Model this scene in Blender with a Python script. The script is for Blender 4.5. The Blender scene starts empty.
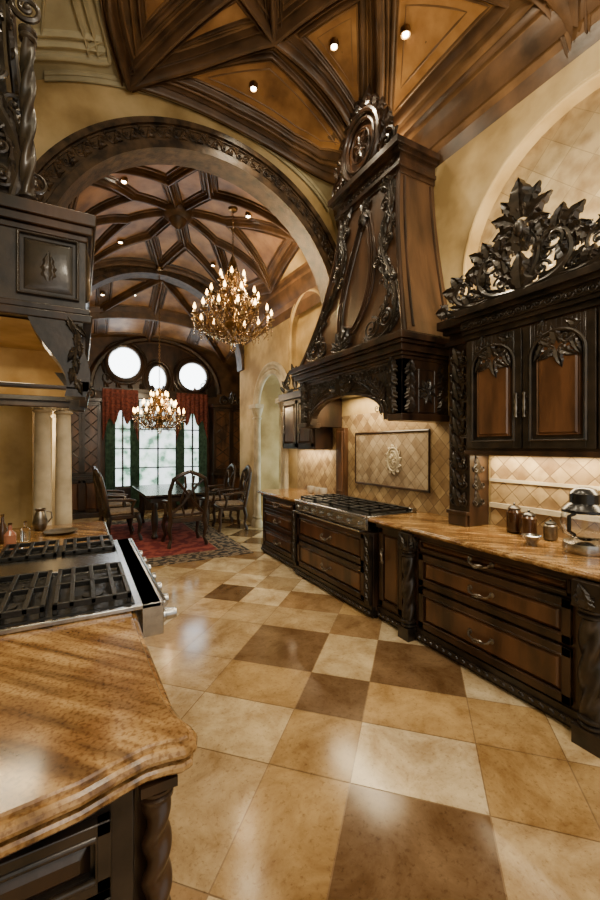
import bpy, bmesh, math, random
from mathutils import Matrix, Vector
from math import sin, cos, pi, sqrt
random.seed(4)
COL = bpy.context.scene.collection

# ---------------------------------------------------------------- materials
def nt(name):
    m = bpy.data.materials.new(name); m.use_nodes = True
    n = m.node_tree; return m, n, n.nodes['Principled BSDF']
def mat(name, c1, c2=None, scale=4, rough=.5, metal=0, bump=0, stretch=(1,1,1), detail=5, bscale=None,
        c3=None, dist=0.0, coat=0, p=(.35,.65), rot=(0,0,0), speck=None, emit=0):
    m, n, bs = nt(name)
    bs.inputs['Roughness'].default_value = rough; bs.inputs['Metallic'].default_value = metal
    bs.inputs['Coat Weight'].default_value = coat
    bs.inputs['Coat Roughness'].default_value = .12
    if c2 is None: c2 = tuple(x*.75 for x in c1)
    g = n.nodes.new('ShaderNodeNewGeometry')
    mp0 = n.nodes.new('ShaderNodeMapping'); mp0.inputs['Rotation'].default_value = rot
    mp = n.nodes.new('ShaderNodeMapping'); mp.inputs['Scale'].default_value = stretch
    n.links.new(g.outputs['Position'], mp0.inputs['Vector']); n.links.new(mp0.outputs['Vector'], mp.inputs['Vector'])
    t = n.nodes.new('ShaderNodeTexNoise'); t.inputs['Scale'].default_value = scale
    t.inputs['Detail'].default_value = detail; t.inputs['Distortion'].default_value = dist
    n.links.new(mp.outputs['Vector'], t.inputs['Vector'])
    r = n.nodes.new('ShaderNodeValToRGB')
    r.color_ramp.elements[0].color = (*c1,1); r.color_ramp.elements[1].color = (*c2,1)
    r.color_ramp.elements[0].position = p[0]; r.color_ramp.elements[1].position = p[1]
    if c3:
        e = r.color_ramp.elements.new((p[0]+p[1])/2); e.color = (*c3,1)
    n.links.new(t.outputs['Fac'], r.inputs['Fac']); out = r.outputs['Color']
    for sc_, lo, a, b_ in (speck or []):
        t3 = n.nodes.new('ShaderNodeTexNoise'); t3.inputs['Scale'].default_value = sc_; t3.inputs['Detail'].default_value = 3
        n.links.new(g.outputs['Position'], t3.inputs['Vector'])
        r3 = n.nodes.new('ShaderNodeValToRGB'); r3.color_ramp.elements[0].color = (lo,lo*.85,lo*.7,1)
        r3.color_ramp.elements[1].color = (1.1,1.1,1.1,1)
        r3.color_ramp.elements[0].position = a; r3.color_ramp.elements[1].position = b_
        n.links.new(t3.outputs['Fac'], r3.inputs[0])
        mx = n.nodes.new('ShaderNodeMix'); mx.data_type='RGBA'; mx.blend_type='MULTIPLY'; mx.inputs[0].default_value = 1
        n.links.new(out, mx.inputs[6]); n.links.new(r3.outputs[0], mx.inputs[7]); out = mx.outputs[2]
    n.links.new(out, bs.inputs['Base Color'])
    if emit:
        n.links.new(out, bs.inputs['Emission Color']); bs.inputs['Emission Strength'].default_value = emit
    if bump:
        t2 = n.nodes.new('ShaderNodeTexNoise'); t2.inputs['Scale'].default_value = bscale or scale*3
        t2.inputs['Detail'].default_value = 4
        n.links.new(mp.outputs['Vector'], t2.inputs['Vector'])
        b = n.nodes.new('ShaderNodeBump'); b.inputs['Strength'].default_value = bump; b.inputs['Distance'].default_value = .02
        n.links.new(t2.outputs['Fac'], b.inputs['Height']); n.links.new(b.outputs['Normal'], bs.inputs['Normal'])
    return m
def emis(name, c, s):
    m, n, bs = nt(name); bs.inputs['Base Color'].default_value = (*c,1)
    bs.inputs['Emission Color'].default_value = (*c,1); bs.inputs['Emission Strength'].default_value = s
    return m
def glass(name, c=(1,1,1), rough=.03):
    m, n, bs = nt(name); bs.inputs['Base Color'].default_value = (*c,1)
    bs.inputs['Transmission Weight'].default_value = 1; bs.inputs['Roughness'].default_value = rough
    return m
WD = mat('dark_walnut', (.009,.005,.0035), (.056,.027,.014), 6, .33, stretch=(1,1,.35), bump=.1, coat=.2)
WB = mat('black_carved_wood', (.007,.0055,.0045), (.034,.023,.016), 9, .36, bump=.06, bscale=40, coat=.2)
WP = mat('warm_walnut_panel', (.034,.015,.007), (.145,.064,.027), 7, .33, stretch=(1,1,.25), bump=.08, coat=.25)
WH = mat('hood_walnut', (.034,.018,.010), (.125,.064,.032), 3.5, .4, stretch=(2,2.2,.3), bump=.1, coat=.12, p=(.28,.75))
RIB = mat('vault_rib_wood', (.038,.021,.011), (.150,.080,.038), 4, .4, bump=.1, p=(.3,.7))
BAND = mat('arch_band_wood', (.024,.015,.009), (.115,.070,.037), 9, .45, bump=.2, bscale=40)
MO = mat('vault_moulding_wood', (.085,.044,.019), (.24,.13,.056), 4, .4, bump=.1, p=(.3,.7))
PAN = mat('vault_panel_wood', (.16,.074,.022), (.42,.225,.080), 3.0, .42, bump=.1, c3=(.29,.142,.045))
CEILW = mat('vault_field_wood', (.045,.025,.011), (.15,.08,.033), 4, .5, bump=.1)
PLG = mat('gold_plaster', (.30,.200,.074), (.66,.51,.265), 1.7, .75, bump=.12, detail=9, c3=(.50,.36,.160), bscale=14)
PLB = mat('beige_plaster', (.24,.21,.125), (.50,.45,.29), 1.7, .75, bump=.1, detail=9, bscale=14)
GRAN = mat('golden_granite', (.080,.040,.014), (.47,.315,.145), 2.2, .17, stretch=(8,.8,1), detail=12, dist=.55, c3=(.27,.155,.058), p=(.32,.68), coat=.25, rot=(0,0,-.75),
           speck=[(95,.66,.36,.52),(7,.72,.36,.58)])
STONE = mat('cream_stone', (.44,.37,.25), (.68,.60,.45), 5, .7, bump=.2)
STEEL = mat('stainless_steel', (.36,.36,.36), (.48,.48,.47), 30, .25, 1, stretch=(1,8,1))
IRON = mat('black_cast_iron', (.008,.008,.008), (.015,.015,.015), 40, .42, .3, bump=.1)
PEW = mat('dark_pewter', (.16,.14,.12), (.32,.29,.25), 20, .32, 1)
BRASS = mat('antique_bronze', (.14,.085,.04), (.34,.21,.09), 14, .32, 1)
GOLD = mat('gold_leaf_metal', (.38,.23,.08), (.60,.42,.20), 5, .42, .25, bump=.08)
BULB = emis('warm_bulb', (1,.60,.22), 18)
BULBW = emis('downlight_glow', (1,.86,.62), 30)
WIN = emis('daylight_window', (.86,.94,1), 9)
WIN2 = mat('garden_window', (.12,.26,.18), (.85,.97,1.0), 3.6, .2, c3=(.55,.76,.66), p=(.36,.56), emit=2.3)
CRY = glass('crystal', (1,.90,.75), .05)
GLS = glass('clear_glass')
CAND = mat('ivory_candle', (.75,.65,.45), None, 8, .5)
REDC = mat('red_valance_cloth', (.07,.014,.010), (.23,.058,.040), 22, .8)
GRNC = mat('green_drape_cloth', (.04,.10,.075), (.12,.24,.18), 14, .8)
SEATM = mat('patterned_seat_cloth', (.12,.08,.05), (.26,.19,.12), 30, .8)
TBL = mat('table_dark_wood', (.010,.007,.006), (.03,.02,.015), 6, .22, coat=.3)
AMB = mat('dark_amber_jar', (.03,.012,.006), (.07,.03,.01), 6, .15, coat=.5)
BLK = mat('black_plastic', (.012,.012,.013), None, 8, .25)
RUGD = mat('rug_dark_border', (.015,.012,.012), (.20,.15,.10), 13, .95, detail=2, p=(.47,.56))
RUGR = mat('rug_red_field', (.12,.008,.012), (.26,.05,.035), 7, .95, detail=3, p=(.45,.56))
RUGC = mat('rug_cream_line', (.26,.19,.11), (.10,.045,.03), 24, .95, detail=2, p=(.45,.56))
CERA = mat('white_ceramic', (.62,.58,.5), None, 5, .25)
PINK = mat('pink_liquid_bottle', (.32,.12,.08), (.4,.2,.12), 5, .15, coat=.6)

def tile_mat(name, axis, k, cA, cB, grout, rough=.45, diamond=True):
    m, n, bs = nt(name); L = n.links.new
    g = n.nodes.new('ShaderNodeNewGeometry'); s = n.nodes.new('ShaderNodeSeparateXYZ'); L(g.outputs['Position'], s.inputs[0])
    def mth(op,a,b):
        x = n.nodes.new('ShaderNodeMath'); x.operation = op
        for i,q in enumerate((a,b)):
            if isinstance(q,(int,float)): x.inputs[i].default_value = q
            else: L(q, x.inputs[i])
        return x.outputs[0]
    h = s.outputs['Y'] if axis=='Y' else s.outputs['X']; z = s.outputs['Z']
    if diamond: a = mth('ADD',h,z); b = mth('SUBTRACT',z,h)
    else: a = mth('ADD',h,0); b = mth('ADD',z,0)
    c = n.nodes.new('ShaderNodeCombineXYZ'); L(mth('ADD',a,20.0),c.inputs[0]); L(mth('ADD',b,20.0),c.inputs[1])
    br = n.nodes.new('ShaderNodeTexBrick'); br.offset = 0; br.squash = 1
    br.inputs['Scale'].default_value = 1; br.inputs['Brick Width'].default_value = k; br.inputs['Row Height'].default_value = k
    br.inputs['Mortar Size'].default_value = .004; br.inputs['Color1'].default_value = (*cA,1)
    br.inputs['Color2'].default_value = (*cB,1); br.inputs['Mortar'].default_value = (*grout,1)
    L(c.outputs[0], br.inputs['Vector'])
    no = n.nodes.new('ShaderNodeTexNoise'); no.inputs['Scale'].default_value = 9; no.inputs['Detail'].default_value = 8
    L(g.outputs['Position'], no.inputs['Vector'])
    mx = n.nodes.new('ShaderNodeMix'); mx.data_type = 'RGBA'; mx.blend_type = 'MULTIPLY'; mx.inputs[0].default_value = .6
    r = n.nodes.new('ShaderNodeValToRGB'); r.color_ramp.elements[0].color = (.45,.36,.28,1); r.color_ramp.elements[0].position = .35
    r.color_ramp.elements[1].position = .6
    L(no.outputs['Fac'], r.inputs[0]); L(br.outputs['Color'], mx.inputs[6]); L(r.outputs[0], mx.inputs[7])
    L(mx.outputs[2], bs.inputs['Base Color']); bs.inputs['Roughness'].default_value = rough
    bu = n.nodes.new('ShaderNodeBump'); bu.inputs['Strength'].default_value = .3; bu.inputs['Distance'].default_value = .01; bu.invert = True
    L(br.outputs['Fac'], bu.inputs['Height']); L(bu.outputs[0], bs.inputs['Normal'])
    return m
TSPL = tile_mat('diamond_travertine_backsplash','Y',.15,(.56,.42,.22),(.25,.16,.08),(.14,.09,.05))
TNICHE = tile_mat('large_travertine_niche','Y',.30,(.60,.49,.30),(.45,.34,.19),(.36,.28,.16),.7)
TPANEL = tile_mat('small_mosaic_panel','Y',.14,(.50,.40,.27),(.30,.22,.14),(.16,.12,.08))

def floor_mat():
    m, n, bs = nt('polished_travertine_floor'); L = n.links.new
    at = n.nodes.new('ShaderNodeAttribute'); at.attribute_name = 'tilecol'
    g = n.nodes.new('ShaderNodeNewGeometry')
    no = n.nodes.new('ShaderNodeTexNoise'); no.inputs['Scale'].default_value = 3.0; no.inputs['Detail'].default_value = 15
    no.inputs['Distortion'].default_value = .4; no.inputs['Roughness'].default_value = .70
    L(g.outputs['Position'], no.inputs['Vector'])
    r = n.nodes.new('ShaderNodeValToRGB'); r.color_ramp.elements[0].color = (.56,.45,.33,1); r.color_ramp.elements[0].position = .36
    r.color_ramp.elements[1].color = (1.14,1.11,1.05,1); r.color_ramp.elements[1].position = .62
    L(no.outputs['Fac'], r.inputs[0])
    mx = n.nodes.new('ShaderNodeMix'); mx.data_type='RGBA'; mx.blend_type='MULTIPLY'; mx.inputs[0].default_value = .95
    L(at.outputs['Color'], mx.inputs[6]); L(r.outputs[0], mx.inputs[7])
    no2 = n.nodes.new('ShaderNodeTexNoise'); no2.inputs['Scale'].default_value = 42; no2.inputs['Detail'].default_value = 8
    no2.inputs['Roughness'].default_value = .7
    L(g.outputs['Position'], no2.inputs['Vector'])
    r2 = n.nodes.new('ShaderNodeValToRGB'); r2.color_ramp.elements[0].color = (.42,.34,.27,1); r2.color_ramp.elements[0].position = .33
    r2.color_ramp.elements[1].color = (1,1,1,1); r2.color_ramp.elements[1].position = .46
    L(no2.outputs['Fac'], r2.inputs[0])
    m2 = n.nodes.new('ShaderNodeMix'); m2.data_type='RGBA'; m2.blend_type='MULTIPLY'; m2.inputs[0].default_value = .6
    L(mx.outputs[2], m2.inputs[6]); L(r2.outputs[0], m2.inputs[7])
    L(m2.outputs[2], bs.inputs['Base Color'])
    rr = n.nodes.new('ShaderNodeMapRange'); rr.inputs[3].default_value = .07; rr.inputs[4].default_value = .24
    L(no.outputs['Fac'], rr.inputs[0]); L(rr.outputs[0], bs.inputs['Roughness'])
    return m
FLOORM = floor_mat()

# ---------------------------------------------------------------- builder
class B:
    def __init__(s, m=None): s.v=[]; s.f=[]; s.mi=[]; s.m=m or Matrix(); s.k=0
    def add(s, vs, fs):
        o=len(s.v)
        for p in vs: s.v.append(s.m @ Vector(p))
        for f in fs: s.f.append([i+o for i in f]); s.mi.append(s.k)
    def box(s,x0,x1,y0,y1,z0,z1):
        s.add([(x,y,z) for z in (z0,z1) for y in (y0,y1) for x in (x0,x1)],
              [(0,2,3,1),(4,5,7,6),(0,1,5,4),(2,6,7,3),(0,4,6,2),(1,3,7,5)])
    def cbox(s,cx,cy,cz,w,d,h): s.box(cx-w/2,cx+w/2,cy-d/2,cy+d/2,cz-h/2,cz+h/2)
    def loft(s, rings, close=True, caps=True):
        n=len(rings[0]); vs=[p for r in rings for p in r]; fs=[]
        for i in range(len(rings)-1):
            for j in range(n if close else n-1):
                a=i*n+j; b=i*n+(j+1)%n; fs.append((a,b,b+n,a+n))
        if caps: fs.append(tuple(range(n))[::-1]); fs.append(tuple(range((len(rings)-1)*n,len(rings)*n)))
        s.add(vs,fs)
    def frus(s,x0,x1,y0,y1,z0,z1,c):
        s.loft([[(x0,y0,z0),(x1,y0,z0),(x1,y1,z0),(x0,y1,z0)],
                [(x0+c,y0+c,z1),(x1-c,y0+c,z1),(x1-c,y1-c,z1),(x0+c,y1-c,z1)]])
    def lathe(s, prof, seg=20, c=(0,0,0), axis='z', mod=None):
        rings=[]
        for r,h in prof:
            ring=[]
            for i in range(seg):
                a=2*pi*i/seg; rr=r*(mod(a,h) if mod else 1)
                p=(rr*cos(a),rr*sin(a),h)
                if axis=='x': p=(h,rr*cos(a),rr*sin(a))
                if axis=='y': p=(rr*sin(a),h,rr*cos(a))
                ring.append((p[0]+c[0],p[1]+c[1],p[2]+c[2]))
            rings.append(ring)
        s.loft(rings)
    def tube(s, pts, r, seg=6, flat=1.0, closed=False):
        P=[Vector(p) for p in pts]; n=len(P)
        R=r if isinstance(r,(list,tuple)) else [r]*n
        rings=[]; up=None
        for i in range(n):
            if closed: t=P[(i+1)%n]-P[i-1]
            else: t=P[min(i+1,n-1)]-P[max(i-1,0)]
            if t.length<1e-7: t=Vector((0,0,1))
            t.normalize()
            if up is None:
                up=Vector((0,0,1)) if abs(t.z)<.9 else Vector((0,1,0))
            a=up-t*up.dot(t)
            if a.length<1e-4: a=Vector((1,0,0))-t*t.x
            a.normalize(); up=a; b=t.cross(a)
            rings.append([tuple(P[i]+a*cos(2*pi*j/seg)*R[i]*flat+b*sin(2*pi*j/seg)*R[i]) for j in range(seg)])
        if closed: rings.append(rings[0])
        s.loft(rings, caps=not closed)
    def ball(s,c,r,seg=10,rings=6):
        if not isinstance(r,(tuple,list)): r=(r,r,r)
        rr=[]
        for i in range(rings+1):
            t=-pi/2+pi*i/rings; q=max(cos(t),.02)
            rr.append([(c[0]+r[0]*q*cos(2*pi*j/seg),c[1]+r[1]*q*sin(2*pi*j/seg),c[2]+r[2]*sin(t)) for j in range(seg)])
        s.loft(rr)
    def prism(s, poly, z0, z1):
        s.loft([[(x,y,z0) for x,y in poly],[(x,y,z1) for x,y in poly]])
    # --- carving vocabulary, in the local x/y plane with z outward
    def leaf(s, x,y,ang,L,W,th=.02,z=0,curl=.25):
        ca,sa=cos(ang),sin(ang); n=14; vs=[]; fs=[]; th=th*.8
        for i in range(n+1):
            t=i/n; w=W*.50*max(0,sin(pi*min(1,t**.8*.93+.07)))**.7*(1+.20*cos(t*4*2*pi)); bend=curl*L*t*t
            zz=z+th*(sin(pi*t)*.7+.5*t)
            for sx,zf in ((-1,0),(-.55,.7),(0,.3),(.55,.7),(1,0)):
                px=t*L-abs(sx)*w*.35; py=bend+sx*w
                vs.append((x+px*ca-py*sa, y+px*sa+py*ca, z+(zz-z)*(.4+zf) + th*zf*.6))
        for i in range(n):
            for j in range(4):
                a=i*5+j; fs.append((a,a+1,a+6,a+5))
        s.add(vs,fs)
    def spiral(s,cx,cy,r0,turns,a0,hand=1,th=.012,z=0,seg=6,n=26,eye=True):
        pts=[];rad=[]
        for i in range(n+1):
            t=i/n; r=r0*(1-t)**.85+th*.6; a=a0+hand*turns*2*pi*t
            pts.append((cx+r*cos(a),cy+r*sin(a),z+th*(.6+.8*t))); rad.append(th*(1-.45*t))
        s.tube(pts,rad,seg)
        if eye: s.ball((cx,cy,z+th),(th*1.3,th*1.3,th*1.2),8,5)
    def scurve(s,pts,th,z=0,n=8,seg=6,leaves=0,lw=.05,curls=0):
        P=[pts[0]]+list(pts)+[pts[-1]]; out=[]
        for i in range(1,len(P)-2):
            for k in range(n):
                t=k/n; q=[]
                for d in (0,1):
                    a,b,c,e=P[i-1][d],P[i][d],P[i+1][d],P[i+2][d]
                    q.append(.5*((2*b)+(c-a)*t+(2*a-5*b+4*c-e)*t*t+(-a+3*b-3*c+e)*t**3))
                out.append(q)
        out.append(list(pts[-1]))
        m=len(out)
        s.tube([(p[0],p[1],z+th*.5) for p in out],[th*(1-.35*abs(2*i/(m-1)-1)) for i in range(m)],seg)
        for k in range(leaves):
            i=int((k+.5)/leaves*(m-2)); dx=out[i+1][0]-out[i][0]; dy=out[i+1][1]-out[i][1]
            a=math.atan2(dy,dx); sd=1 if k%2 else -1
            s.leaf(out[i][0],out[i][1],a+sd*.6,lw*1.9,lw*.9,max(th*.9,.014),z,curl=-sd*.35)
        for k in range(curls):
            i=int((k+.8)/curls*(m-2)); i=min(i,m-2); dx=out[i+1][0]-out[i][0]; dy=out[i+1][1]-out[i][1]
            a=math.atan2(dy,dx); sd=1 if k%2 else -1; L=lw*1.0
            s.spiral(out[i][0]-sin(a)*sd*L,out[i][1]+cos(a)*sd*L,L*.75,1.35,a-sd*pi/2,sd,th*.5,z,n=18,seg=5)
    def scrollstrip(s,x0,x1,y,h,n,th=.008,z=0):
        w=(x1-x0)/n
        for i in range(n):
            c=x0+w*(i+.5); u=1 if i%2 else -1
            s.spiral(c,y+u*h*.05,min(h*.4,w*.45),1.2,pi if u>0 else 0,u,th,z,seg=5,n=14)
            s.leaf(c+w*.3,y-u*h*.25,u*.9,h*.6,h*.34,th,z)
            s.leaf(c-w*.3,y+u*h*.25,pi+u*.9,h*.5,h*.3,th,z)

def fnx(x,y,z): return Matrix(((0,0,-1,x),(-1,0,0,y),(0,1,0,z),(0,0,0,1)))
def fny(x,y,z): return Matrix(((1,0,0,x),(0,0,-1,y),(0,1,0,z),(0,0,0,1)))
def fpx(x,y,z): return Matrix(((0,0,1,x),(1,0,0,y),(0,1,0,z),(0,0,0,1)))
MIR = Matrix.Diagonal((-1,1,1,1))

ORG={}
def mk(name,b,mats,org,bevel=0,smooth=True,sharp=.6):
    me=bpy.data.meshes.new(name)
    me.from_pydata([tuple(p-org) for p in b.v],[],b.f)
    bm=bmesh.new(); bm.from_mesh(me); bmesh.ops.recalc_face_normals(bm,faces=bm.faces); bm.to_mesh(me); bm.free()
    if not isinstance(mats,(list,tuple)): mats=[mats]
    for m in mats: me.materials.append(m)
    for p,k in zip(me.polygons,b.mi): p.material_index=k; p.use_smooth=smooth
    if smooth: me.set_sharp_from_angle(angle=sharp)
    o=bpy.data.objects.new(name,me); COL.objects.link(o)
    if bevel:
        md=o.modifiers.new('b','BEVEL'); md.width=bevel; md.segments=2; md.limit_method='ANGLE'; md.angle_limit=.7
    return o
def thing(name,label,cat,loc=(0,0,0),group=None,local=False):
    o=bpy.data.objects.new(name,None); o.empty_display_size=.1; o.location=loc; COL.objects.link(o)
    o['label']=label; o['category']=cat
    if group: o['group']=group
    ORG[o.name]=Vector((0,0,0)) if local else Vector(loc)
    return o
def part(par,name,b,mats,bevel=0,label=None,smooth=True):
    org=ORG[par.name]; o=mk(name,b,mats,org,bevel,smooth); o.parent=par; ORG[o.name]=org
    if label: o['label']=label
    return o
def solo(name,label,cat,b,mats,loc=(0,0,0),bevel=0,group=None,kind=None,sharp=.6):
    o=mk(name,b,mats,Vector(loc),bevel,True,sharp); o.location=loc; o['label']=label; o['category']=cat
    if group: o['group']=group
    if kind: o['kind']=kind
    return o
def struct(name,b,mats,bevel=0,smooth=True):
    o=mk(name,b,mats,Vector((0,0,0)),bevel,smooth); o['kind']='structure'; return o
def dup(root,loc,rz=0,label=None):
    def rec(o,par):
        c=o.copy(); COL.objects.link(c)
        if par: c.parent=par
        for ch in list(o.children): rec(ch,c)
        return c
    r=rec(root,None); r.location=loc; r.rotation_euler=(0,0,rz)
    if label: r['label']=label
    return r

# ---------------------------------------------------------------- floor
def build_floor():
    e1=Vector((.7071,-.7071,0)); e2=Vector((-.7071,-.7071,0)); o=Vector((1.123,1.55,0))
    vs=[];fs=[];cols=[]
    cream=(.66,.56,.385); gold=(.44,.305,.145); tan=(.49,.375,.22); brown=(.165,.105,.057); lt=(.57,.465,.29); mid=(.31,.205,.105)
    def cuts(first_pos,first_neg):
        xs=[0.0]; i=0
        while xs[-1]<11: xs.append(xs[-1]+first_pos[i%len(first_pos)]); i+=1
        ng=[0.0]; i=0
        while ng[-1]>-12: ng.append(ng[-1]-first_neg[i%len(first_neg)]); i+=1
        return ng[::-1][:-1], xs
    na,pa=cuts((.61,.43,.55),(.41,.61,.43)); nb,pb=cuts((.61,.43),(.44,.41,.61,.42))
    U=na+pa; V=nb+pb; iu0=len(na); iv0=len(nb)
    spec={(0,0):brown,(0,-1):cream,(-1,-2):brown,(1,-1):gold,(1,0):tan,(-1,0):gold,(-1,-1):gold,(0,-2):gold,(-1,1):lt,(1,-2):gold,(-2,-2):gold,(2,-1):gold,(-2,-1):lt,(1,1):tan,(2,0):cream,(-2,0):tan,(0,1):gold,(-2,-3):brown,(-3,-3):tan,(-1,-3):lt}
    for i in range(len(U)-1):
        for j in range(len(V)-1):
            c=o+e1*((U[i]+U[i+1])/2)+e2*((V[j]+V[j+1])/2)
            if not(-1.7<c.x<5.1 and -1.9<c.y<11.2): continue
            key=(i-iu0,j-iv0)
            if (i+j)%2: col=random.choice([cream,lt,gold,tan,lt,cream])
            else: col=random.choice([gold,mid,tan,brown,tan,mid])
            col=spec.get(key,col); q=random.uniform(.85,1.12); g=.003; k=len(vs)
            for a,b in ((U[i]+g,V[j]+g),(U[i+1]-g,V[j]+g),(U[i+1]-g,V[j+1]-g),(U[i]+g,V[j+1]-g)):
                p=o+e1*a+e2*b; vs.append((p.x,p.y,0))
            fs.append((k,k+1,k+2,k+3)); cols.append(tuple(x*q for x in col))
    i=len(vs); vs+= [(-1.8,-2,-.002),(5.2,-2,-.002),(5.2,11.2,-.002),(-1.8,11.2,-.002)]
    fs.append((i,i+1,i+2,i+3)); cols.append((.30,.21,.125))
    i=len(vs); vs+= [(-1.8,-2,-.06),(5.2,-2,-.06),(5.2,11.2,-.06),(-1.8,11.2,-.06)]
    fs.append((i,i+1,i+2,i+3)); cols.append((.22,.14,.075))
    me=bpy.data.meshes.new('floor'); me.from_pydata(vs,[],fs)
    at=me.color_attributes.new('tilecol','FLOAT_COLOR','CORNER'); k=0
    for p,c in zip(me.polygons,cols):
        for _ in p.loop_indices: at.data[k].color=(*c,1); k+=1
    me.materials.append(FLOORM); ob=bpy.data.objects.new('floor',me); COL.objects.link(ob); ob['kind']='structure'
build_floor()

# ---------------------------------------------------------------- walls
XW=3.1; YA=4.6; YB=8.2; YE=10.6; CX=1.35; R=1.75; ZS=3.24
def holed_wall(name,x,y0,y1,top,holes,mats):
    b=B(); cur=y0
    def q(p): b.add(p,[(0,1,2,3)])
    for ya,yb,z0,sp,dep in sorted(holes):
        q([(x,cur,0),(x,ya,0),(x,ya,top),(x,cur,top)])
        c=(ya+yb)/2; r=(yb-ya)/2; n=24
        ys=[c-r*cos(pi*i/n) for i in range(n+1)]; zs=[sp+sqrt(max(0,r*r-(t-c)**2)) for t in ys]
        for i in range(n):
            q([(x,ys[i],zs[i]),(x,ys[i+1],zs[i+1]),(x,ys[i+1],top),(x,ys[i],top)])
            q([(x,ys[i],zs[i]),(x,ys[i+1],zs[i+1]),(x+dep,ys[i+1],zs[i+1]),(x+dep,ys[i],zs[i])])
        for t in (ya,yb): q([(x,t,z0),(x,t,sp),(x+dep,t,sp),(x+dep,t,z0)])
        if z0>0:
            q([(x,ya,0),(x,yb,0),(x,yb,z0),(x,ya,z0)]); q([(x,ya,z0),(x,yb,z0),(x+dep,yb,z0),(x+dep,ya,z0)])
        cur=yb
    q([(x,cur,0),(x,y1,0),(x,y1,top),(x,cur,top)])
    return struct(name,b,mats)
holed_wall('wall_right',XW,-1.8,YB,5.4,[(.5,2.5,2.2,3.15,.14),(4.85,5.95,2.75,3.45,.10),(6.15,7.35,0,2.35,.45)],PLG)
b=B(); b.box(3.241,3.28,.3,2.7,2.1,4.3); struct('wall_niche',b,TNICHE)
b=B(); b.box(3.201,3.24,4.7,6.05,2.6,4.2); struct('wall_blind_arch',b,PLG)
def arch_tube(name,x,c,r,z0,sp,rads,mat_,face=fnx):
    b=B(face(x,c,0))
    for dr,rad in rads:
        r2=r+dr
        b.tube([(-r2,z0,0),(-r2,(z0+sp)/2,0)]+[(-r2*cos(pi*i/24),sp+r2*sin(pi*i/24),0) for i in range(25)]+[(r2,(z0+sp)/2,0),(r2,z0,0)],rad,8)
    return struct(name,b,mat_)
arch_tube('trim_1',XW,1.5,1.0,2.2,3.15,[(0,.018)],PLG)
arch_tube('trim_2',XW,5.4,.55,2.75,3.45,[(0,.03),(.08,.014)],PLG)
b=B(fnx(XW-.01,6.75,0))
for dr,rad in ((-.02,.05),(.07,.03),(.13,.045)):
    r2=.63+dr; b.tube([(-r2*cos(pi*i/24),2.35+r2*sin(pi*i/24),0) for i in range(25)],rad,8)
b.m=Matrix()
for yy in (6.08,7.42,6.19,7.31):
    b.lathe([(.09,0),(.09,.10),(.06,.16),(.075,.20),(.05,.25),(.048,1.2),(.045,2.1),(.07,2.15),(.05,2.18),(.09,2.30),(.10,2.36)],14,(XW-.02,yy,0))
for yy in (6.13,7.37): b.box(XW-.13,XW+.05,yy-.17,yy+.17,2.34,2.42)
struct('trim_3',b,STONE)
b=B(); b.box(XW+.9,XW+.95,5.9,7.9,0,3.2); struct('window_4',b,WIN2)
b=B(); b.box(-.95,-.9,-1.8,YB,0,5.4); struct('wall_left',b,PLB)
def arch_wall(name,y,th,x0,x1,top,m):
    b=B(); n=40
    def q(p): b.add(p,[(0,1,2,3)])
    xs=[CX-R*cos(pi*i/n) for i in range(n+1)]; zs=[ZS+sqrt(max(0,R*R-(t-CX)**2)) for t in xs]
    for yy in (y,y+th):
        for i in range(n): q([(xs[i],yy,zs[i]),(xs[i+1],yy,zs[i+1]),(xs[i+1],yy,top),(xs[i],yy,top)])
        q([(x0,yy,0),(CX-R,yy,0),(CX-R,yy,top),(x0,yy,top)])
        if x1>CX+R: q([(CX+R,yy,0),(x1,yy,0),(x1,yy,top),(CX+R,yy,top)])
    for i in range(n): q([(xs[i],y,zs[i]),(xs[i+1],y,zs[i+1]),(xs[i+1],y+th,zs[i+1]),(xs[i],y+th,zs[i])])
    q([(CX-R,y,0),(CX-R,y,ZS),(CX-R,y+th,ZS),(CX-R,y+th,0)])
    if x1>CX+R: q([(CX+R,y,0),(CX+R,y,ZS),(CX+R,y+th,ZS),(CX+R,y+th,0)])
    return struct(name,b,m)
TH=.2
arch_wall('wall_arch',YA,TH,-.9,XW,6.3,PLG)
arch_wall('wall_arch_far',YB,.2,-1.3,4.3,5.6,PLG)
def arch_band(name,y,th,det,wid=.24,m=BAND):
    b=B(fny(CX,y,ZS)); n=64
    for (ra,rb,z0,z1) in ((R-.05,R+wid,-th-.03,.045),(R-.055,R+.02,-.02,.085),(R+wid-.04,R+wid+.02,-.02,.085),(R+.03,R+.05,.0,.062),(R+wid-.065,R+wid-.05,0,.062)):
        rings=[]
        for i in range(n+1):
            a=pi*i/n; c,s_=cos(a),sin(a)
            rings.append([(ra*c,ra*s_,z0),(rb*c,rb*s_,z0),(rb*c,rb*s_,z1),(ra*c,ra*s_,z1)])
        b.loft(rings)
    m0=b.m.copy()
    for k in range(det):
        a=pi*(k+.5)/det; rr=R+wid*.5
        b.m=m0@Matrix.Translation((rr*cos(a),rr*sin(a),.045))@Matrix.Rotation(a-pi/2,4,'Z')
        u=1 if k%2 else -1
        b.spiral(0,0,.044,1.2,0,u,.009,0,seg=5,n=12)
        b.leaf(.035,u*.02,u*.7,.08,.045,.018); b.leaf(-.035,-u*.02,pi+u*.7,.08,.045,.018)
    return struct(name,b,m)
arch_band('trim_4',YA,TH,64); arch_band('trim_5',YB,.2,36,.24)
b=B(); b.box(-1.35,-1.3,YB,YE,0,5.2); struct('wall_dining_left',b,PLG)
b=B(); b.box(4.3,4.35,YB,YE,0,5.2); struct('wall_dining_right',b,PLG)
b=B(); b.box(-1.35,4.35,YE,YE+.1,0,5.2); struct('wall_back',b,RIB)

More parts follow.
